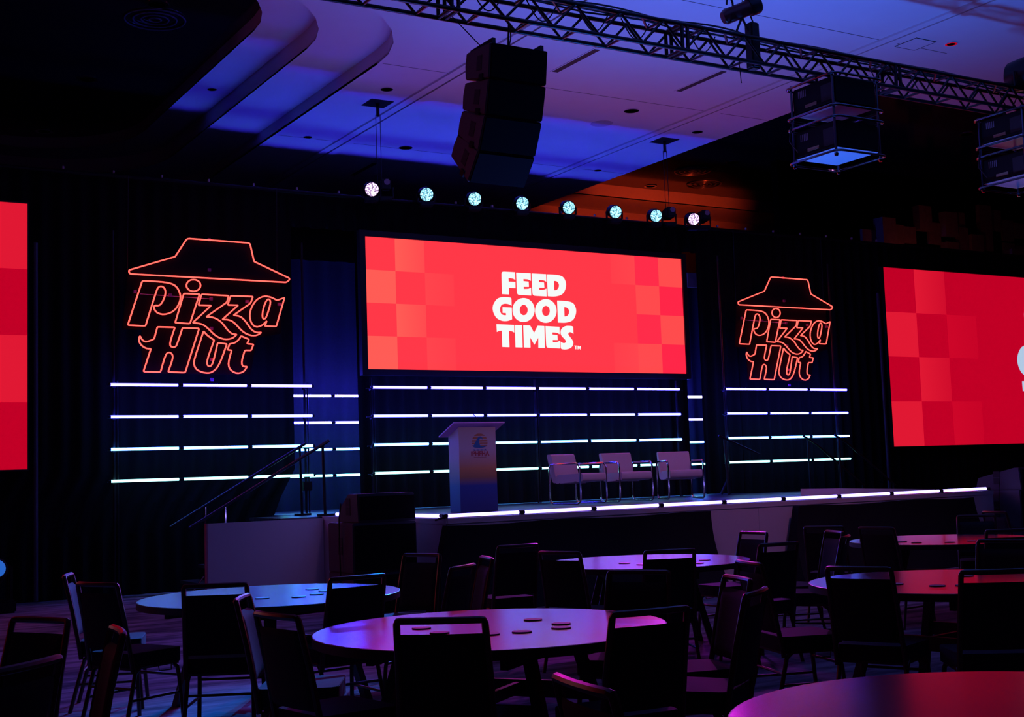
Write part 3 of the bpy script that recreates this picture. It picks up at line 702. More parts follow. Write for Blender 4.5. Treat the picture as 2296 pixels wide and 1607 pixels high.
lt = thing('lectern', 'white lectern with sunset print and round wave logo on the stage', 'lectern', (8.94, 16.0, HS+0.001))
# local: front face at y = -0.1, back at y = 0.22
hw = 0.295
prof = [(-0.10, 0.0), (0.20, 0.0), (0.20, 1.06), (-0.10, 1.175)]
MB().add([(x, y, z) for x in (-hw, -hw+0.012) for y, z in prof], [(0, 1, 2, 3), (7, 6, 5, 4), (0, 3, 7, 4), (1, 0, 4, 5), (2, 1, 5, 6), (3, 2, 6, 7)]).build('side_panel', ls, lt)
MB().add([(x, y, z) for x in (hw-0.012, hw) for y, z in prof], [(0, 1, 2, 3), (7, 6, 5, 4), (0, 3, 7, 4), (1, 0, 4, 5), (2, 1, 5, 6), (3, 2, 6, 7)]).build('side_panel', ls, lt)
MB().box(-hw-0.002, hw+0.002, -0.112, -0.10, 0.0, 1.175).build('front_panel', lf, lt)
MB().box(-hw+0.012, hw-0.012, -0.10, 0.18, 0.02, 0.05).build('base_board', WHITEPANEL, lt)
T_ = Matrix.Translation((0, 0.06, 1.145)) @ Matrix.Rotation(math.atan2(-0.115, 0.30), 4, 'X')
MB().box(-hw-0.10, hw+0.13, -0.24, 0.26, 0, 0.018, T_).build('top_board', mat('board_magenta_light', (0.80, 0.36, 0.80), 0.3), lt)  # pink base colour stands for magenta light on the board's underside
MB().tube([(0.13, 0.0, 1.18), (0.10, -0.03, 1.26), (-0.02, -0.02, 1.38), (-0.07, 0.0, 1.42)], 0.006, 6).build('gooseneck_microphone', BLACK, lt, smooth=True)
MB().lathe([(0.035, 0), (0.035, 0.02), (0.01, 0.03)], 12, (0.13, 0.0, 1.175)).build('microphone_base', BLACK, lt)
lg = bpy.data.objects.new('wave_logo', None); COL.objects.link(lg); lg.parent = lt; lg.location = (0.035, -0.1135, 0.96)
lg['label'] = 'round logo of sun stripes and a blue wave over lettering'
org = mat('print_orange', (0.62, 0.26, 0.10), 0.5); blu = mat('print_blue', (0.05, 0.22, 0.42), 0.5); rdp = mat('print_red', (0.55, 0.10, 0.09), 0.5)
def chord(z): return math.sqrt(max(0.0, 0.128**2-z*z))
for k, (za, zb) in enumerate(((0.092, 0.125), (0.052, 0.075), (0.012, 0.035), (-0.02, -0.004), (-0.048, -0.038))):
    n = 8
    L = [(-chord(za+(zb-za)*i/n), za+(zb-za)*i/n) for i in range(n+1)]+[(chord(zb+(za-zb)*i/n), zb+(za-zb)*i/n) for i in range(n+1)]
    L = [p for i, p in enumerate(L) if i == 0 or (Vector(p)-Vector(L[i-1])).length > 1e-5]
    MB().extrude([L], lambda a, c: (a, 0, c), (0, 0.001, 0)).build('sun_stripe', org, lg)
wave = [(-0.125, -0.05, 9), (-0.09, -0.035, 9), (-0.06, 0.02, 9), (-0.03, 0.075, 9), (0.02, 0.088, 9), (0.05, 0.06, 9), (0.052, 0.035, 0.004), (0.03, 0.062, 9), (0.005, 0.06, 9), (-0.01, 0.02, 9), (-0.005, -0.03, 9), (0.03, -0.06, 9), (0.11, -0.045, 0.004), (0.10, -0.062, 9), (0.02, -0.08, 9), (-0.08, -0.072, 0.01)]
MB().extrude([[(p.x, p.y) for p in fillet(wave, 3)]], lambda a, c: (a, -0.001, c), (0, 0.001, 0)).build('wave', blu, lg)
def text(body, size, loc, m, name, parent, shear=0.0, bold=0.0):
    cu = bpy.data.curves.new(name, 'FONT'); cu.body = body; cu.size = size; cu.align_x = 'CENTER'; cu.shear = shear; cu.offset = bold
    cu.extrude = 0.0005
    tmp = bpy.data.objects.new(name+'_tmp', cu); COL.objects.link(tmp)
    dg = bpy.context.evaluated_depsgraph_get()
    me = bpy.data.meshes.new_from_object(tmp.evaluated_get(dg))
    bpy.data.objects.remove(tmp, do_unlink=True)
    me.transform(Matrix.Rotation(PI/2, 4, 'X')); me.materials.clear(); me.materials.append(m)
    o = link(name, me, parent); o.location = loc
    return o
text('IPHFHA', 0.088, (0, -0.001, -0.185), rdp, 'lettering', lg, bold=0.003)
# script lines above and below: too small to read, drawn as handwriting strokes
for nm, z, s_, w_ in (('script_line', -0.105, 0.012, 0.105), ('script_line', -0.205, 0.006, 0.10)):
    pts = [(-w_+2*w_*i/60, -0.001, z+s_*math.sin(i*1.25)*(0.6+0.4*math.sin(i*0.37))) for i in range(61)]
    MB().tube(pts, 0.0035 if s_ > 0.01 else 0.0018, 4).build(nm, blu if s_ > 0.01 else rdp, lg)

# ================================================================== chrome lounge chairs on stage
leather = mat('white_leather', (0.58, 0.52, 0.55), 0.45, noise=0.05, scale=80, bump=0.05)
def lounge(label, x, y, ang):
    t = thing('lounge_chair', label, 'chair', (x, y, HS+0.005), ang-PI/2, 'white lounge chairs on the stage')
    return t
W2, D2, AH = 0.30, 0.33, 0.63
loop = fillet([(-D2, 0.012, 0.09), (D2, 0.012, 0.09), (D2, AH, 0.09), (-D2, AH, 0.09)], 5)
loop_me = MB().tube([(0, p.x, p.y) for p in loop], 0.016, 8, True).mesh('side_frame', CHROME, smooth=True)
def pad(prof, w):
    """side profile (y,z) polygon filleted, extruded across the width"""
    L = [(p.x, p.y) for p in fillet(prof, 4)]
    return MB().extrude([L], lambda a, c: (-w/2, a, c), (w, 0, 0))
seat_me = pad([(-0.24, 0.32, 0.05), (0.36, 0.35, 0.05), (0.36, 0.48, 0.05), (-0.20, 0.46, 0.03)], 0.54).mesh('seat', leather, bevel=0.02)
back_me = pad([(-0.30, 0.335, 0.06), (-0.20, 0.335, 0.04), (-0.31, 0.79, 0.04), (-0.41, 0.79, 0.04)], 0.54).mesh('backrest', leather, bevel=0.02)
bar_me = MB().tube([(-W2, 0, 0), (W2, 0, 0)], 0.011, 6).mesh('cross_bar', CHROME, smooth=True)
for x, y, a, lab in ((11.42, 17.1, -77, 'white chrome-framed lounge chair nearest the lectern'), (12.36, 17.1, -97, 'middle one of the three white chrome-framed lounge chairs'),
                     (13.50, 17.15, -111, 'white chrome-framed lounge chair farthest right on the stage')):
    t = lounge(lab, x, y, math.radians(a))
    for s in (-1, 1):
        o = link('side_frame', loop_me, t); o.location = (s*W2, 0, 0)
    link('seat', seat_me, t); link('backrest', back_me, t)
    for yy, zz in ((-0.12, 0.325), (0.22, 0.35)):
        o = link('cross_bar', bar_me, t); o.location = (0, yy, zz)

# ================================================================== loudspeakers
spk = mat('speaker_paint', (0.05, 0.052, 0.065), 0.55, noise=0.15, scale=120, bump=0.1)
grl = mat('speaker_grille', (0.006, 0.006, 0.007), 0.8, spec=0.1, noise=0.3, scale=200)
def sub(label, x0, x1, y0, y1, z0, z1, inset=0.03, slope=None):
    t = thing('subwoofer' if slope is None else 'fill_speaker', label, 'speaker', ((x0+x1)/2, (y0+y1)/2, z0), world=True)
    if slope is None:
        MB().box(x0, x1, y0, y1, z0+0.002, z1-0.002).build('cabinet', spk, t, bevel=0.012)
    else:
        prof = [(y0, z0+0.002), (y1, z0+0.002), (y1-0.06, z1-0.15), (y0+slope, z1), (y0+0.03, z1)]
        MB().extrude([prof], lambda a, c: (x0, a, c), (x1-x0, 0, 0)).build('cabinet', spk, t, bevel=0.01)
    zt = z1-0.03
    MB().box(x0+0.02, x1-0.02, y0-0.012, y0+0.004 if slope is None else y0+0.01, z0+0.03, zt).build('grille', grl, t)
    ym = y0+(y1-y0)*0.55
    zc = (z0+z1)/2+0.02
    MB().box(x0-0.004, x0+0.004, ym-0.09, ym+0.03, zc-0.10, zc+0.10).build('side_handle', BLACK, t)
    MB().box(x0-0.006, x0+0.002, ym-0.095, ym+0.035, zc-0.006, zc+0.006).build('handle_bar', spk, t)
    return t
sub('lower black subwoofer of the speaker stack left of the stage', 6.11, 6.93, 13.85, 14.58, 0.0, 0.47)
sub('upper black subwoofer of the speaker stack left of the stage', 6.11, 6.93, 13.85, 14.58, 0.47, 1.05)
sub('small slanted speaker on top of the stack left of the stage', 6.19, 6.93, 13.86, 14.45, 1.05, 1.385, slope=0.30)
sub('lower subwoofer of the speaker stack at the right end of the stage', 16.86, 17.8, 13.1, 14.0, 0.0, 0.47)
sub('upper blue-lit subwoofer of the speaker stack at the right end of the stage', 16.86, 17.8, 13.1, 14.0, 0.47, 1.06)
sub('slanted blue-lit speaker on top of the stack at the right end of the stage', 16.88, 17.75, 13.08, 13.95, 1.06, 1.40, slope=0.12)
for x, y, lab in ((6.10, 14.15, 'left'), (16.85, 13.45, 'right')):
    c = thing('speaker_cable', 'black cable hanging down the side of the %s speaker stack' % lab, 'cable', (x, y, 0), world=True)
    MB().tube([(x-0.012, y-0.02, 1.28), (x-0.03, y, 1.1), (x-0.02, y+0.03, 0.8), (x-0.02, y+0.01, 0.4), (x-0.04, y, 0.012), (x-0.3, y-0.2, 0.012)], 0.008, 6).build('wire', BLACK, c, smooth=True)

# line array
la = thing('line_array', 'curved black line array of four speaker cabinets hung from the truss', 'line array', (7.11, 11.45, 6.1))
FW, FH, FD = 0.72, 0.385, 0.52
red_side = mat('array_side_paint', (0.09, 0.075, 0.08), 0.55, noise=0.15, scale=100)
piv = Vector((0, 0.0, 0.0)); ang = 0.0
for k in range(4):
    a0 = math.radians((9, 16, 26, 41)[k])
    M_ = Matrix.Translation(piv) @ Matrix.Rotation(a0, 4, 'X')
    rear0, rear1 = -0.05, -(FH-0.05)
    prof = [(0.0, 0.0), (0.0, -FH+0.006), (FD, rear1-0.005), (FD+0.02, -FH*0.5), (FD, rear0)]
    body = MB().extrude([prof], lambda a, c: tuple(M_ @ Vector((-FW/2, a, c))), (M_.to_3x3() @ Vector((FW, 0, 0)))).build('cabinet', red_side, la, bevel=0.012)
    MB().box(-FW/2+0.01, FW/2-0.01, -0.02, 0.0, -FH+0.014, -0.008, M_).build('grille', grl, body, bevel=0.008)
    for s in (-1, 1):
        X = s*FW/2
        MB().box(X-0.004, X+0.004, 0.16, 0.27, -FH*0.5-0.08, -FH*0.5+0.08, M_).build('side_handle', BLACK, body)
        MB().box(X-0.012, X+0.012, 0.12, 0.2, -FH+0.0, -FH+0.07, M_).build('rigging_plate', BLKMETAL, body)
    piv = M_ @ Vector((0, 0, -FH))
for s in (-1, 1):
    MB().box(s*0.3-0.02, s*0.3+0.02, 0.02, 0.5, 0.0, 0.06).build('fly_bar', BLKMETAL, la)
MB().box(-0.3, 0.3, 0.2, 0.26, 0.02, 0.07).build('fly_bar', BLKMETAL, la)
MB().tube([(0, 0.23, 0.06), (0, 0.2, 0.33)], 0.012, 6).build('chain', BLKMETAL, la)
MB().tube([(-0.3, 0.3, 0.05), (-0.7, 0.25, 0.33)], 0.006, 5).build('steel_wire', BLKMETAL, la)
MB().tube([(0.02, 0.25, 0.06), (0.08, 0.3, 0.2), (0.03, 0.22, 0.33)], 0.008, 5).build('signal_cable', BLACK, la)

# ================================================================== truss
TY, TZ, TS = 11.5, 6.41, 0.305
tr = thing('box_truss', 'long black box truss hanging across the room over the line array', 'truss', (10, TY, TZ), world=True)
TX0, TX1 = 2.4, 19.0
for y in (TY, TY+TS):
    for z in (TZ, TZ+TS):
        MB().tube([(TX0, y, z), (TX1, y, z)], 0.025, 10).build('chord', BLKMETAL, tr, smooth=True)
P = 0.305
dg_v = MB().tube([(0, 0, 0), (P, 0, TS)], 0.0155, 6).mesh('diagonal', BLKMETAL, smooth=True)
dg_v2 = MB().tube([(0, 0, TS), (P, 0, 0)], 0.0155, 6).mesh('diagonal', BLKMETAL, smooth=True)
dg_h = MB().tube([(0, 0, 0), (P, TS, 0)], 0.0155, 6).mesh('diagonal', BLKMETAL, smooth=True)
rung = MB().tube([(0, 0, 0), (0, TS, 0)], 0.0165, 6).mesh('rung', BLKMETAL, smooth=True)
n = int((TX1-TX0)/P)
for i in range(n):
    X = TX0+i*P-10
    for y in (0, TS):
        o = link('diagonal', dg_v if (i+(y > 0)) % 2 else dg_v2, tr); o.location = (X, y, 0)
    if i % 2 == 0:
        for z in (0, TS):
            o = link('rung', rung, tr); o.location = (X, 0, z)
    elif i % 4 == 1:
        o = link('diagonal', dg_h, tr); o.location = (X, 0, TS)
for X in (6.37, 9.42, 12.95, 16.0):
    for dx in (-0.04, 0.04):
        for y in (TY, TY+TS):
            MB().tube([(X+dx, y, TZ), (X+dx, y, TZ+TS)], 0.022, 8).build('end_frame', BLKMETAL, tr, smooth=True)
        for z in (TZ, TZ+TS):
            MB().tube([(X+dx, TY, z), (X+dx, TY+TS, z)], 0.022, 8).build('end_frame', BLKMETAL, tr, smooth=True)
cb = thing('cable_bundle', 'bundle of black cables lying along the top of the truss', 'cable', (8, TY+0.1, TZ+TS), world=True)
for k in range(5):
    y = TY+0.05+k*0.05
    pts = []
    for i in range(70):
        X = 5.0+i*0.2
        pts.append((X, y+0.02*math.sin(i*0.7+k), TZ+TS+0.035+0.03*abs(math.sin(i*0.45+k*1.3))*(1 if X < 10.3 else 0.35)))
    MB().tube(pts, 0.011, 6).build('cable', BLACK, cb, smooth=True)
lp = thing('loose_cable', 'loops of loose cable sagging inside the truss near the line array', 'cable', (8.5, TY+0.1, TZ+0.2), world=True)
for k, X in enumerate((6.6, 7.3, 8.0, 8.6, 9.6, 12.6, 13.4, 15.2)):
    MB().tube([(X+0.4*u, TY+0.06+0.02*k, TZ+0.29-0.22*math.sin(PI*u)) for u in [i/10 for i in range(11)]], 0.008, 5).build('cable', BLACK, lp, smooth=True)
MB().tube([(10.25, TY+0.02, TZ-0.02), (10.27, TY+0.02, TZ-0.28)], 0.006, 5).build('cable', BLACK, lp)
# chain hoist
ho = thing('chain_hoist', 'cylindrical chain hoist with lifting ring standing over the truss', 'chain hoist', (10.45, TY+0.15, 7.1))
Mh = Matrix.Rotation(math.radians(28), 4, 'Z') @ Matrix.Rotation(PI/2, 4, 'Y') @ Matrix.Rotation(0.0, 4, 'X')
hoist_m = mat('hoist_red_black', (0.10, 0.02, 0.03), 0.35, 0.3)
Mh = Matrix.Rotation(math.radians(-25), 4, 'Z') @ Matrix.Rotation(math.radians(68), 4, 'Y')
MB().lathe([(0.07, -0.26), (0.095, -0.22), (0.095, 0.10)], 20, (0, 0, 0), Mh).build('motor_housing', hoist_m, ho, smooth=True)
MB().lathe([(0.11, 0.10), (0.115, 0.12), (0.115, 0.22), (0.10, 0.24), (0.07, 0.245)], 20, (0, 0, 0), Mh).build('gear_housing', BLKMETAL, ho, smooth=True)
MB().tube([(-0.16+0.05*math.cos(a*PI/8), 0.03, 0.05+0.10*math.sin(a*PI/8)) for a in range(9)], 0.013, 6).build('carry_handle', BLKMETAL, ho, smooth=True)
for s in (0.0, 0.045):
    for i in range(12):
        z = 0.10+i*0.045
        MB().tube([(0.02+s+0.009*math.cos(a*PI/4) if i % 2 else 0.02+s, 0.009*math.cos(a*PI/4) if i % 2 == 0 else 0, z+0.026*math.sin(a*PI/4)) for a in range(8)], 0.004, 4, True).build('chain_link', BLKMETAL, ho)
MB().box(0.08, 0.22, -0.07, 0.07, -0.72, -0.14).build('chain_bag', BLACK, ho, bevel=0.02)
MB().tube([(0.18, 0, -0.14), (0.14, 0, -0.05)], 0.01, 6).build('bag_strap', BLACK, ho)
for s in (-0.15, 0.15):
    MB().tube([(0.0, 0, -0.08), (s, 0, -0.38)], 0.014, 6).build('sling', BLACK, ho)
MB().tube([(0, 0, -0.13), (0, 0, -0.02)], 0.02, 6).build('load_hook', BLKMETAL, ho)

# ================================================================== projector stacks under the truss
prj = mat('projector_shell', (0.007, 0.006, 0.008), 0.6, spec=0.12, noise=0.2, scale=20)
und = mat('projector_underside', (0.42, 0.46, 0.5), 0.35, noise=0.05)
vent_m = mat('vent_print', (0.18, 0.12, 0.14), 0.6)
def projector_stack(x0, x1, y0, y1, zt, label):
    t = thing('projector_stack', label, 'projector', ((x0+x1)/2, (y0+y1)/2, zt-0.95), group='projector stacks under the truss', world=True)
    r_ = 0.016
    for z in (zt-0.97, zt-0.54, zt-0.40, zt):
        L = rrect(x0, x1, y0, y1, 0.10, 5)
        MB().tube([(x, y, z) for x, y in L], r_, 8, True).build('cage_ring', CHROME_DK, t, smooth=True)
    for x in (x0+0.05, x1-0.05):
        for y in (y0+0.08, y1-0.08):
            MB().tube([(x, y, zt-0.99), (x, y, zt+0.04)], r_, 8).build('cage_post', CHROME_DK, t, smooth=True)
            MB().lathe([(0.02, -0.03), (0.028, 0), (0.02, 0.02)], 8, (x, y, zt-1.0)).build('foot_screw', CHROME_DK, t)
    for z in (zt-0.93, zt-0.37):
        bz = z+0.02
        b = MB().box(x0+0.07, x1-0.07, y0+0.07, y1-0.07, bz, bz+0.34).build('projector_body', prj, t, bevel=0.02)
        MB().box(x0+0.08, x1-0.08, y0+0.08, y1-0.08, bz-0.006, bz+0.001).build('underside', und, b)
        xs = x0+0.066
        for j in range(5):
            MB().box(xs, xs+0.006, y1-0.2-j*0.03, y1-0.185-j*0.03, bz+0.2, bz+0.29).build('vent_slot', vent_m, b)
        MB().box(xs, xs+0.006, y0+0.12, y0+0.3, bz+0.05, bz+0.26).build('connector_panel', BLACK, b)
        MB().box(xs-0.002, xs+0.004, y1-0.5, y1-0.3, bz+0.05, bz+0.09).build('side_label', mat('label_print', (0.35, 0.22, 0.12), 0.6), b)
        MB().lathe([(0.09, 0), (0.09, 0.05), (0.06, 0.055)], 16, (0, 0, 0), Matrix.Translation(((x0+x1)/2, y1-0.07, bz+0.16)) @ Matrix.Rotation(-PI/2, 4, 'X')).build('lens', BLKMETAL, b, smooth=True)
    for x in (x0+0.15, x1-0.15):
        MB().tube([(x, (y0+y1)/2, zt), (x, (y0+y1)/2, TZ+0.02)], 0.02, 6).build('hanging_clamp', BLKMETAL, t)
    MB().tube([(x0-0.01, y1-0.1, zt-0.5), (x0-0.06, y1-0.12, zt-0.7), (x0+0.0, y1-0.2, zt-0.85)], 0.008, 5).build('cable', BLACK, t, smooth=True)
CHROME_DK = mat('dark_chrome', (0.14, 0.14, 0.17), 0.2, 1.0, noise=0.05)
projector_stack(11.42, 12.28, 11.14, 12.02, 6.32, 'two black projectors stacked in a tube cage under the truss, complete one')
projector_stack(14.98, 15.84, 11.14, 12.02, 6.32, 'two black projectors in a tube cage under the truss, cut off at the right edge')

# round black fixture at the right edge above the truss
t = thing('followspot', 'round black lamp housing cut off by the right edge above the truss', 'spotlight', (15.55, TY, 6.95))
MB().lathe([(0.10, -0.3), (0.22, -0.2), (0.24, 0.2), (0.2, 0.3)], 20, (0, 0, 0), Matrix.Rotation(PI/2, 4, 'X')).build('housing', BLKMETAL, t, smooth=True)
MB().tube([(-0.26, 0, 0), (-0.26, 0, -0.2), (0, 0, -0.22)], 0.015, 6).build('yoke', BLKMETAL, t)

# ================================================================== wash lights on the drape truss
def lens_mat(name, col, strength):
    M = bpy.data.materials.new(name); M.use_nodes = True
    nt = M.node_tree; b = nt.nodes['Principled BSDF']; b.inputs['Base Color'].default_value = (0.05, 0.05, 0.06, 1)
    tc = nt.nodes.new('ShaderNodeTexCoord'); vo = nt.nodes.new('ShaderNodeTexVoronoi'); vo.inputs['Scale'].default_value = 38
    nt.links.new(tc.outputs['Object'], vo.inputs['Vector'])
    cr = nt.nodes.new('ShaderNodeValToRGB')
    cr.color_ramp.elements[0].position = 0.30; cr.color_ramp.elements[0].color = tuple(col)+(1,)
    cr.color_ramp.elements[1].position = 0.62; cr.color_ramp.elements[1].color = tuple(c*0.12 for c in col)+(1,)
    nt.links.new(vo.outputs['Distance'], cr.inputs['Fac']); nt.links.new(cr.outputs['Color'], b.inputs['Emission Color'])
    b.inputs['Emission Strength'].default_value = strength
    return M
len_c = lens_mat('lens_cyan', (0.28, 0.75, 1.0), 3.2)
len_p = lens_mat('lens_lilac', (0.85, 0.55, 1.0), 3.2)
def head_parts():
    R_ = Matrix.Rotation(PI/2+0.30, 4, 'X')      # local lathe axis turned to face -Y and a little down
    out = {}
    out['base'] = MB().box(-0.11, 0.11, -0.09, 0.09, -0.22, -0.14).mesh('base', BLKMETAL, bevel=0.015)
    out['yoke'] = MB().tube([(-0.15, 0, 0.0), (-0.15, 0, -0.12), (-0.1, 0, -0.15), (0.1, 0, -0.15), (0.15, 0, -0.12), (0.15, 0, 0.0)], 0.02, 8).mesh('yoke', BLKMETAL, smooth=True)
    out['head'] = MB().lathe([(0.07, -0.16), (0.11, -0.12), (0.125, 0.0), (0.125, 0.07), (0.118, 0.075)], 24, (0, 0, 0), R_).mesh('head', BLKMETAL, smooth=True)
    L = MB().lathe([(0.112, 0.074), (0.10, 0.085), (0.06, 0.092)], 24, (0, 0, 0), R_)
    return out, L
hp, Lb = head_parts()
lens_me = {'c': Lb.mesh('lens', len_c, smooth=True)}
lens_me['p'] = lens_me['c'].copy(); lens_me['p'].materials.clear(); lens_me['p'].materials.append(len_p)
BEAMS = (((1.0, 0.01, 0.80), (3.5, 5.8, 0.75), 380, 13), ((0.0, 0.22, 1.0), (2.9, 9.1, 0.75), 6500, 11), ((0.0, 0.20, 1.0), (3.5, 8.9, 0.75), 6500, 11),
         ((0.02, 0.12, 1.0), (2.0, 9.4, 0.75), 2500, 18), ((0.22, 0.10, 1.0), (1.0, 10.0, 0.0), 2500, 26), ((0.45, 0.02, 1.0), (6.9, 9.3, 0.75), 1300, 11),
         ((0.9, 0.06, 1.0), (2.4, 6.2, 0.0), 1000, 26), ((1.0, 0.01, 1.0), (2.8, 2.9, 0.75), 200, 11))
for i, X in enumerate((8.82, 9.82, 10.74, 11.69, 12.66, 13.68, 14.60, 15.49)):
    kind = 'p' if i in (0, 7) else 'c'
    t = thing('wash_light', '%s moving wash light on top of the drape, %s from left' % ('glowing lilac' if kind == 'p' else 'glowing cyan', ORD[i]), 'stage light', (X, 18.95, 6.28), math.radians(-14), 'wash lights over the drape')
    for k in ('base', 'yoke', 'head'): link(k, hp[k], t)
    ln = link('lens', lens_me[kind], t); ln['label'] = 'glowing beaded lens'
    bc, bt, be, ba = BEAMS[i]
    spot('wash_beam', (X-0.03, 18.80, 6.24), bt, bc, be, ba, 0.7, 0.1)
for X, Y, lab in ((9.12, 19.05, 'dark profile spotlight standing right behind the left-most lilac wash light'), (15.02, 19.05, 'dark profile spotlight between the two right-most wash lights'), (15.85, 19.05, 'dark profile spotlight lying right of the last lilac wash light')):
    t = thing('profile_spot', lab, 'stage light', (X, Y, 6.33), math.radians(-20), 'dark profile spotlights over the drape')
    link('base', hp['base'], t)
    MB().box(-0.09, 0.09, -0.16, 0.2, -0.06, 0.14).build('head', BLKMETAL, t, bevel=0.03)
    MB().tube([(-0.13, 0, 0.03), (-0.13, 0, -0.14), (0.13, 0, -0.14), (0.13, 0, 0.03)], 0.018, 6).build('yoke', BLKMETAL, t)
    MB().lathe([(0.04, 0), (0.05, 0.01)], 14, (0, 0, 0), Matrix.Translation((0.02, -0.161, 0.08)) @ Matrix.Rotation(PI/2, 4, 'X')).build('maker_badge', mat('pale_badge', (0.45, 0.4, 0.5), 0.4), t)
# moving light on the floor at the left edge
t = thing('floor_moving_light', 'moving light with blue lens standing on the floor at the left edge', 'stage light', (2.88, 18.0, 0.0))
MB().box(-0.22, 0.25, -0.2, 0.2, 0.0, 0.16).build('base', BLKMETAL, t, bevel=0.02)
for s in (-0.2, 0.2):
    MB().box(s-0.03, s+0.03, -0.08, 0.08, 0.14, 0.6).build('yoke_arm', BLKMETAL, t, bevel=0.02)
MB().lathe([(0.12, -0.25), (0.16, -0.15), (0.16, 0.15), (0.13, 0.2)], 24, (0, 0, 0), Matrix.Translation((0, 0, 0.52)) @ Matrix.Rotation(PI/2-0.3, 4, 'X')).build('head', BLKMETAL, t, smooth=True)
MB().lathe([(0.12, 0.2), (0.1, 0.215), (0.06, 0.22)], 24, (0, 0, 0), Matrix.Translation((0, 0, 0.52)) @ Matrix.Rotation(PI/2-0.3, 4, 'X')).build('lens', emis('lens_blue', (0.03, 0.20, 0.9), 0.6), t, smooth=True)

# ================================================================== round tables
lam = mat('glossy_laminate', (0.12, 0.11, 0.115), 0.20, spec=0.4, noise=0.06, scale=8)
edge_m = mat('dark_table_edge', (0.03, 0.022, 0.022), 0.5)
leg_m = mat('dark_table_leg', (0.03, 0.024, 0.024), 0.55)
TR = 0.915
top_me = MB().lathe([(TR-0.004, 0.735), (TR-0.003, 0.749), (TR-0.006, 0.75)], 72).mesh('table_top', lam)
edge_me = MB().lathe([(TR-0.03, 0.70), (TR, 0.703), (TR, 0.748), (TR-0.004, 0.749), (TR-0.004, 0.735), (TR-0.03, 0.734)], 72).mesh('edge_band', edge_m, smooth=True)
tleg = []
for sx in (-1, 1):
    for sy in (-1, 1):
        a, b = Vector((sx*0.30, sy*0.34, 0.70)), Vector((sx*0.42, sy*0.52, 0.0))
        q = MB(); w_ = 0.028
        q.add([p+Vector((i*w_, j*w_, 0)) for p in (a, b) for i, j in ((-1, -1), (1, -1), (1, 1), (-1, 1))],
              [(3, 2, 1, 0), (4, 5, 6, 7), (0, 1, 5, 4), (1, 2, 6, 5), (2, 3, 7, 6), (3, 0, 4, 7)])
        tleg.append(q.mesh('leg', leg_m))
rail_me = [MB().box(s*0.36-0.015, s*0.36+0.015, -0.40, 0.40, 0.34, 0.43).mesh('cross_rail', leg_m) for s in (-1, 1)]
mid_me = MB().box(-0.36, 0.36, -0.015, 0.015, 0.36, 0.42).mesh('centre_rail', leg_m)
apr_me = [MB().box(-0.62, 0.62, s*0.36-0.02, s*0.36+0.02, 0.63, 0.70).mesh('apron', leg_m) for s in (-1, 1)]
TABLES = {
 'T1': ((3.26, 8.85), 20, 'round table lit blue in front of the white stair panel'),
 'T2': ((3.37, 5.92), 35, 'round table with violet and pink sheen in the middle foreground'),
 'T3': ((6.82, 9.22), 60, 'round violet-lit table before the black cloth at the stage front'),
 'T4': ((6.83, 5.88), 10, 'round table half lit red, right of the middle'),
 'T5': ((10.42, 9.05), 40, 'farthest round table, lit red, before the right end of the stage'),
 'T6': ((3.35, 2.60), 0, 'nearest round table, magenta and red, cut by the lower right corner')}
for k, ((x, y), a, lab) in TABLES.items():
    t = thing('round_table', lab, 'table', (x, y, 0), math.radians(a), 'round banquet tables')
    for me in [top_me]: link('table_top', me, t)
    link('edge_band', edge_me, t)
    for me in tleg: link('leg', me, t)
    for me in rail_me: link('cross_rail', me, t)
    link('centre_rail', mid_me, t)
    for me in apr_me: link('apron', me, t)

# coasters
co_m = mat('pale_coaster', (0.35, 0.32, 0.36), 0.5); co_e = mat('dark_coaster_edge', (0.02, 0.02, 0.025), 0.6)
co_face = MB().lathe([(0.046, 0.004), (0.046, 0.006), (0.044, 0.0065)], 24).mesh('printed_face', co_m)
co_body = MB().lathe([(0.048, 0.0005), (0.05, 0.001), (0.05, 0.005), (0.047, 0.006)], 24).mesh('rim', co_e)
COAST = {
 'the middle foreground table': [(3.08, 6.131), (3.056, 5.881), (3.208, 5.639), (3.369, 5.598), (3.695, 6.019), (3.598, 5.592), (3.696, 5.743)],
 'the blue-lit table before the stair panel': [(3.113, 8.611), (3.331, 8.488), (3.641, 9.011), (3.5, 8.582), (3.647, 8.773)],
 'the violet table before the black cloth': [(6.554, 9.145), (6.542, 8.874), (6.9, 8.579), (7.174, 8.826)],
 'the half-red table right of the middle': [(6.413, 5.975), (6.469, 5.685), (6.585, 5.581), (7.137, 6.022)],
 'the farthest red table': [(9.912, 9.121), (9.859, 8.887), (10.048, 8.643), (10.307, 8.594)]}
for tn, L in COAST.items():
    for i, (x, y) in enumerate(L):
        t = thing('coaster', 'small round coaster on %s, %s from left' % (tn, ORD[i]), 'coaster', (x, y, 0.75), 0, 'coasters on '+tn)
        link('rim', co_body, t); link('printed_face', co_face, t)

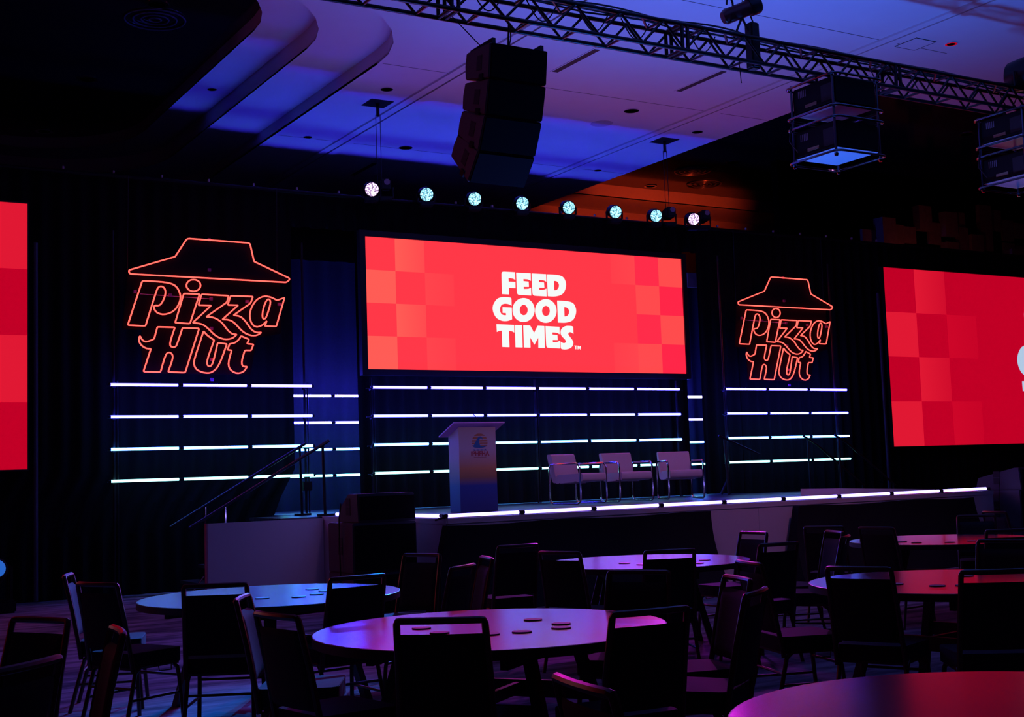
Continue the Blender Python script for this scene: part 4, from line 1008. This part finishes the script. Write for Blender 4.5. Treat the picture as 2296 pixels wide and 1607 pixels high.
# ================================================================== banquet chairs
fabric = mat('black_seat_fabric', (0.022, 0.021, 0.027), 0.8, spec=0.3, noise=0.25, scale=90, bump=0.1)
frame_m = mat('bronze_chair_frame', (0.10, 0.055, 0.045), 0.32, 0.5, noise=0.1)
def seat_mesh():
    prof = [(p.x, p.y) for p in fillet([(-0.20, -0.20, 0.05), (0.20, -0.20, 0.05), (0.225, 0.22, 0.06), (-0.225, 0.22, 0.06)], 4)]
    b = MB().extrude([prof], lambda a, c: (a, c, 0.392), (0, 0, 0.09))
    return b.mesh('seat', fabric, bevel=0.03, seg=3)
def back_curve(x): return -0.018*(1-(x/0.19)**2)
def frame_mesh():
    pts = [(-0.205, -0.185, 0.36), (-0.203, -0.20, 0.46), (-0.197, -0.245, 0.70), (-0.190, -0.2945, 0.914), (-0.184, -0.299, 0.9265)]
    pts += [(x, -0.30+back_curve(x)*0.8, 0.928) for x in (-0.172, -0.08, 0, 0.08, 0.172)]
    pts += [(-p[0], p[1], p[2]) for p in reversed(pts[:5])]
    return MB().tube(pts, 0.0155, 8, False).mesh('back_frame', frame_m, smooth=True)
def back_mesh():
    b = MB(); nx, nz = 8, 8
    def f(side):
        def g(u, v):
            z = 0.505+0.365*v
            hwid = 0.196-0.012*v
            x = -hwid+2*hwid*u
            yb = -0.205-0.09*((z-0.46)/0.47)**1.1
            e = min(u, 1-u, v*0.9, (1-v)*0.9)
            th = 0.024*min(1.0, (e/0.10)**0.5) if side > 0 else -0.010*min(1, (e/0.06)**0.5)
            return (x, yb+back_curve(x*0.9)+th, z)
        return g
    b.grid(nx*2, nz*2, f(1)); n1 = len(b.v); k = len(b.f)
    b.grid(nx*2, nz*2, f(-1))
    b.f = b.f[:k]+[tuple(reversed(q)) for q in b.f[k:]]
    return b.mesh('backrest', fabric, smooth=True)
def leg_mesh(sx, front):
    if front:
        pts = [(sx*0.195, 0.02, 0.395), (sx*0.197, 0.14, 0.39), (sx*0.20, 0.185, 0.355), (sx*0.203, 0.20, 0.28), (sx*0.215, 0.225, 0.0)]
    else:
        pts = [(sx*0.195, -0.02, 0.395), (sx*0.197, -0.12, 0.39), (sx*0.20, -0.165, 0.355), (sx*0.203, -0.185, 0.28), (sx*0.215, -0.26, 0.0)]
    return MB().tube(pts, 0.014, 8).mesh('leg', frame_m, smooth=True)
CH = {'seat': seat_mesh(), 'back_frame': frame_mesh(), 'backrest': back_mesh()}
LEGS = [leg_mesh(s, f) for s in (-1, 1) for f in (True, False)]
STR = [MB().tube([(s*0.208, 0.205, 0.19), (s*0.208, -0.21, 0.19)], 0.009, 6).mesh('stretcher', frame_m, smooth=True) for s in (-1, 1)]
STR += [MB().tube([(-0.205, y, z), (0.205, y, z)], 0.009, 6).mesh('stretcher', frame_m, smooth=True) for y, z in ((0.195, 0.30), (-0.195, 0.26))]
SF = MB().box(-0.2, 0.2, -0.19, 0.2, 0.376, 0.396).mesh('seat_frame', frame_m)
HN = MB().tube([(0.205, 0.02, 0.385), (0.215, 0.02, 0.35), (0.215, 0.12, 0.345), (0.205, 0.13, 0.385)], 0.004, 5).mesh('linking_hook', frame_m)
chair_proto = None
def chair(mx, my, face, label, group):
    """mx,my: middle of the top rail; face: direction the sitter looks, degrees"""
    global chair_proto
    a = math.radians(face)
    x, y = mx+0.305*math.cos(a), my+0.305*math.sin(a)
    if chair_proto is None:
        t = thing('banquet_chair', label, 'chair', (x, y, 0), a-PI/2, group)
        for k, me in CH.items(): link(k, me, t)
        for me in LEGS: link('leg', me, t)
        for me in STR: link('stretcher', me, t)
        link('seat_frame', SF, t); link('linking_hook', HN, t)
        chair_proto = t
    else:
        t = copy_tree(chair_proto)
        t.location = (x, y, 0); t.rotation_euler = (0, 0, a-PI/2)
        tag(t, label, 'chair', group)
    return t
CHAIRS = [
 (2.04, 9.65, -20, 'side-on chair with blue-lit pad at the far left of the blue table', 1),
 (1.99, 8.57, 26, 'chair with a red glint on its top rail left of the blue table', 1),
 (2.50, 7.74, 61, 'chair seen from behind before the left part of the blue table', 1),
 (3.36, 7.55, 94, 'chair seen from behind before the right part of the blue table', 1),
 (4.69, 9.28, 202, 'open-railed chair at the right end of the blue table before the white stage corner', 1),
 (4.23, 7.76, 127, 'chair with an orange glint on its tilted top rail right of the blue table', 1),
 (4.78, 8.40, 163, 'edge-on chair with a cyan glint on top right of the blue table', 1),
 (2.31, 6.71, -29, 'edge-on chair with violet-lit pad left of the middle foreground table', 2),
 (2.12, 5.70, 9, 'chair with a bright red curved top rail left of the middle foreground table', 2),
 (2.56, 4.92, 52, 'large dark chair seen from behind before the left half of the middle foreground table', 2),
 (3.37, 4.52, 86, 'large dark chair seen from behind at the right end of the middle foreground table', 2),
 (4.64, 6.33, 214, 'chair facing the camera behind the right half of the middle foreground table', 2),
 (4.69, 5.49, 161, 'chair with an orange-lit frame turned to the middle foreground table from the right', 2),
 (4.23, 4.82, 124, 'edge-on chair with a glowing red top rail right of the middle foreground table', 2),
 (5.80, 9.65, 86, 'chair facing the stage alone before the lectern, its seat lit violet', 3),
 (5.44, 8.45, 21, 'chair at the left end of the violet table before the black cloth', 3),
 (6.02, 7.81, 68, 'chair seen from behind in front of the violet table before the black cloth', 3),
 (8.11, 9.24, 178, 'small chair with a red frame behind the violet table against the white stage front', 3),
 (7.00, 7.69, 88, 'chair seen from behind at the right end of the violet table', 3),
 (8.50, 8.60, 158, 'narrow chair with a blue-lit frame right of the violet table', 3),
 (7.95, 7.92, 126, 'edge-on chair with a cyan and red glint left of the farthest red table', 3),
 (5.50, 6.34, -18, 'low dim chair with a red-edged rail left of the half-red table', 4),
 (5.54, 5.44, 23, 'chair seen from behind before the left end of the half-red table', 4),
 (5.81, 4.69, 54, 'large chair seen from behind before the half-red table at the right edge', 4),
 (8.03, 6.40, 207, 'chair behind the half-red table at the right edge, its frame facing the camera', 4),
 (9.12, 9.38, 30, 'chair against the black cloth behind the narrow blue-lit chair', 5),
 (9.15, 8.73, 7, 'chair seen from behind at the left end of the farthest red table', 5),
 (9.24, 7.31, 55, 'chair seen from behind before the farthest red table at the right edge', 5),
 (11.56, 9.57, 224, 'chair behind the farthest red table before the right-hand speaker stack', 5),
 (12.45, 10.05, -10, 'farthest chair with a red-edged rail beside the right-hand speaker stack', 5),
 (1.24, 6.42, 209, 'chair with an open rail at the left edge, farther of the three left-edge chairs', 6),
 (0.88, 4.79, 133, 'nearest chair in the lower left corner with a slanting top rail', 6),
 (1.40, 5.63, 173, 'edge-on chair with a violet glint on top at lower left', 6),
 (2.06, 3.11, -9, 'chair at the bottom edge with a curved pink-lit rail left of the nearest table', 7)]
GR = {1: 'chairs around the blue-lit table', 2: 'chairs around the middle foreground table', 3: 'chairs around the violet table', 4: 'chairs around the half-red table',
      5: 'chairs around the farthest red table', 6: 'chairs at the lower left', 7: 'chairs around the nearest table'}
for x, y, f, lab, g in CHAIRS:
    chair(x, y, f, lab, GR[g])
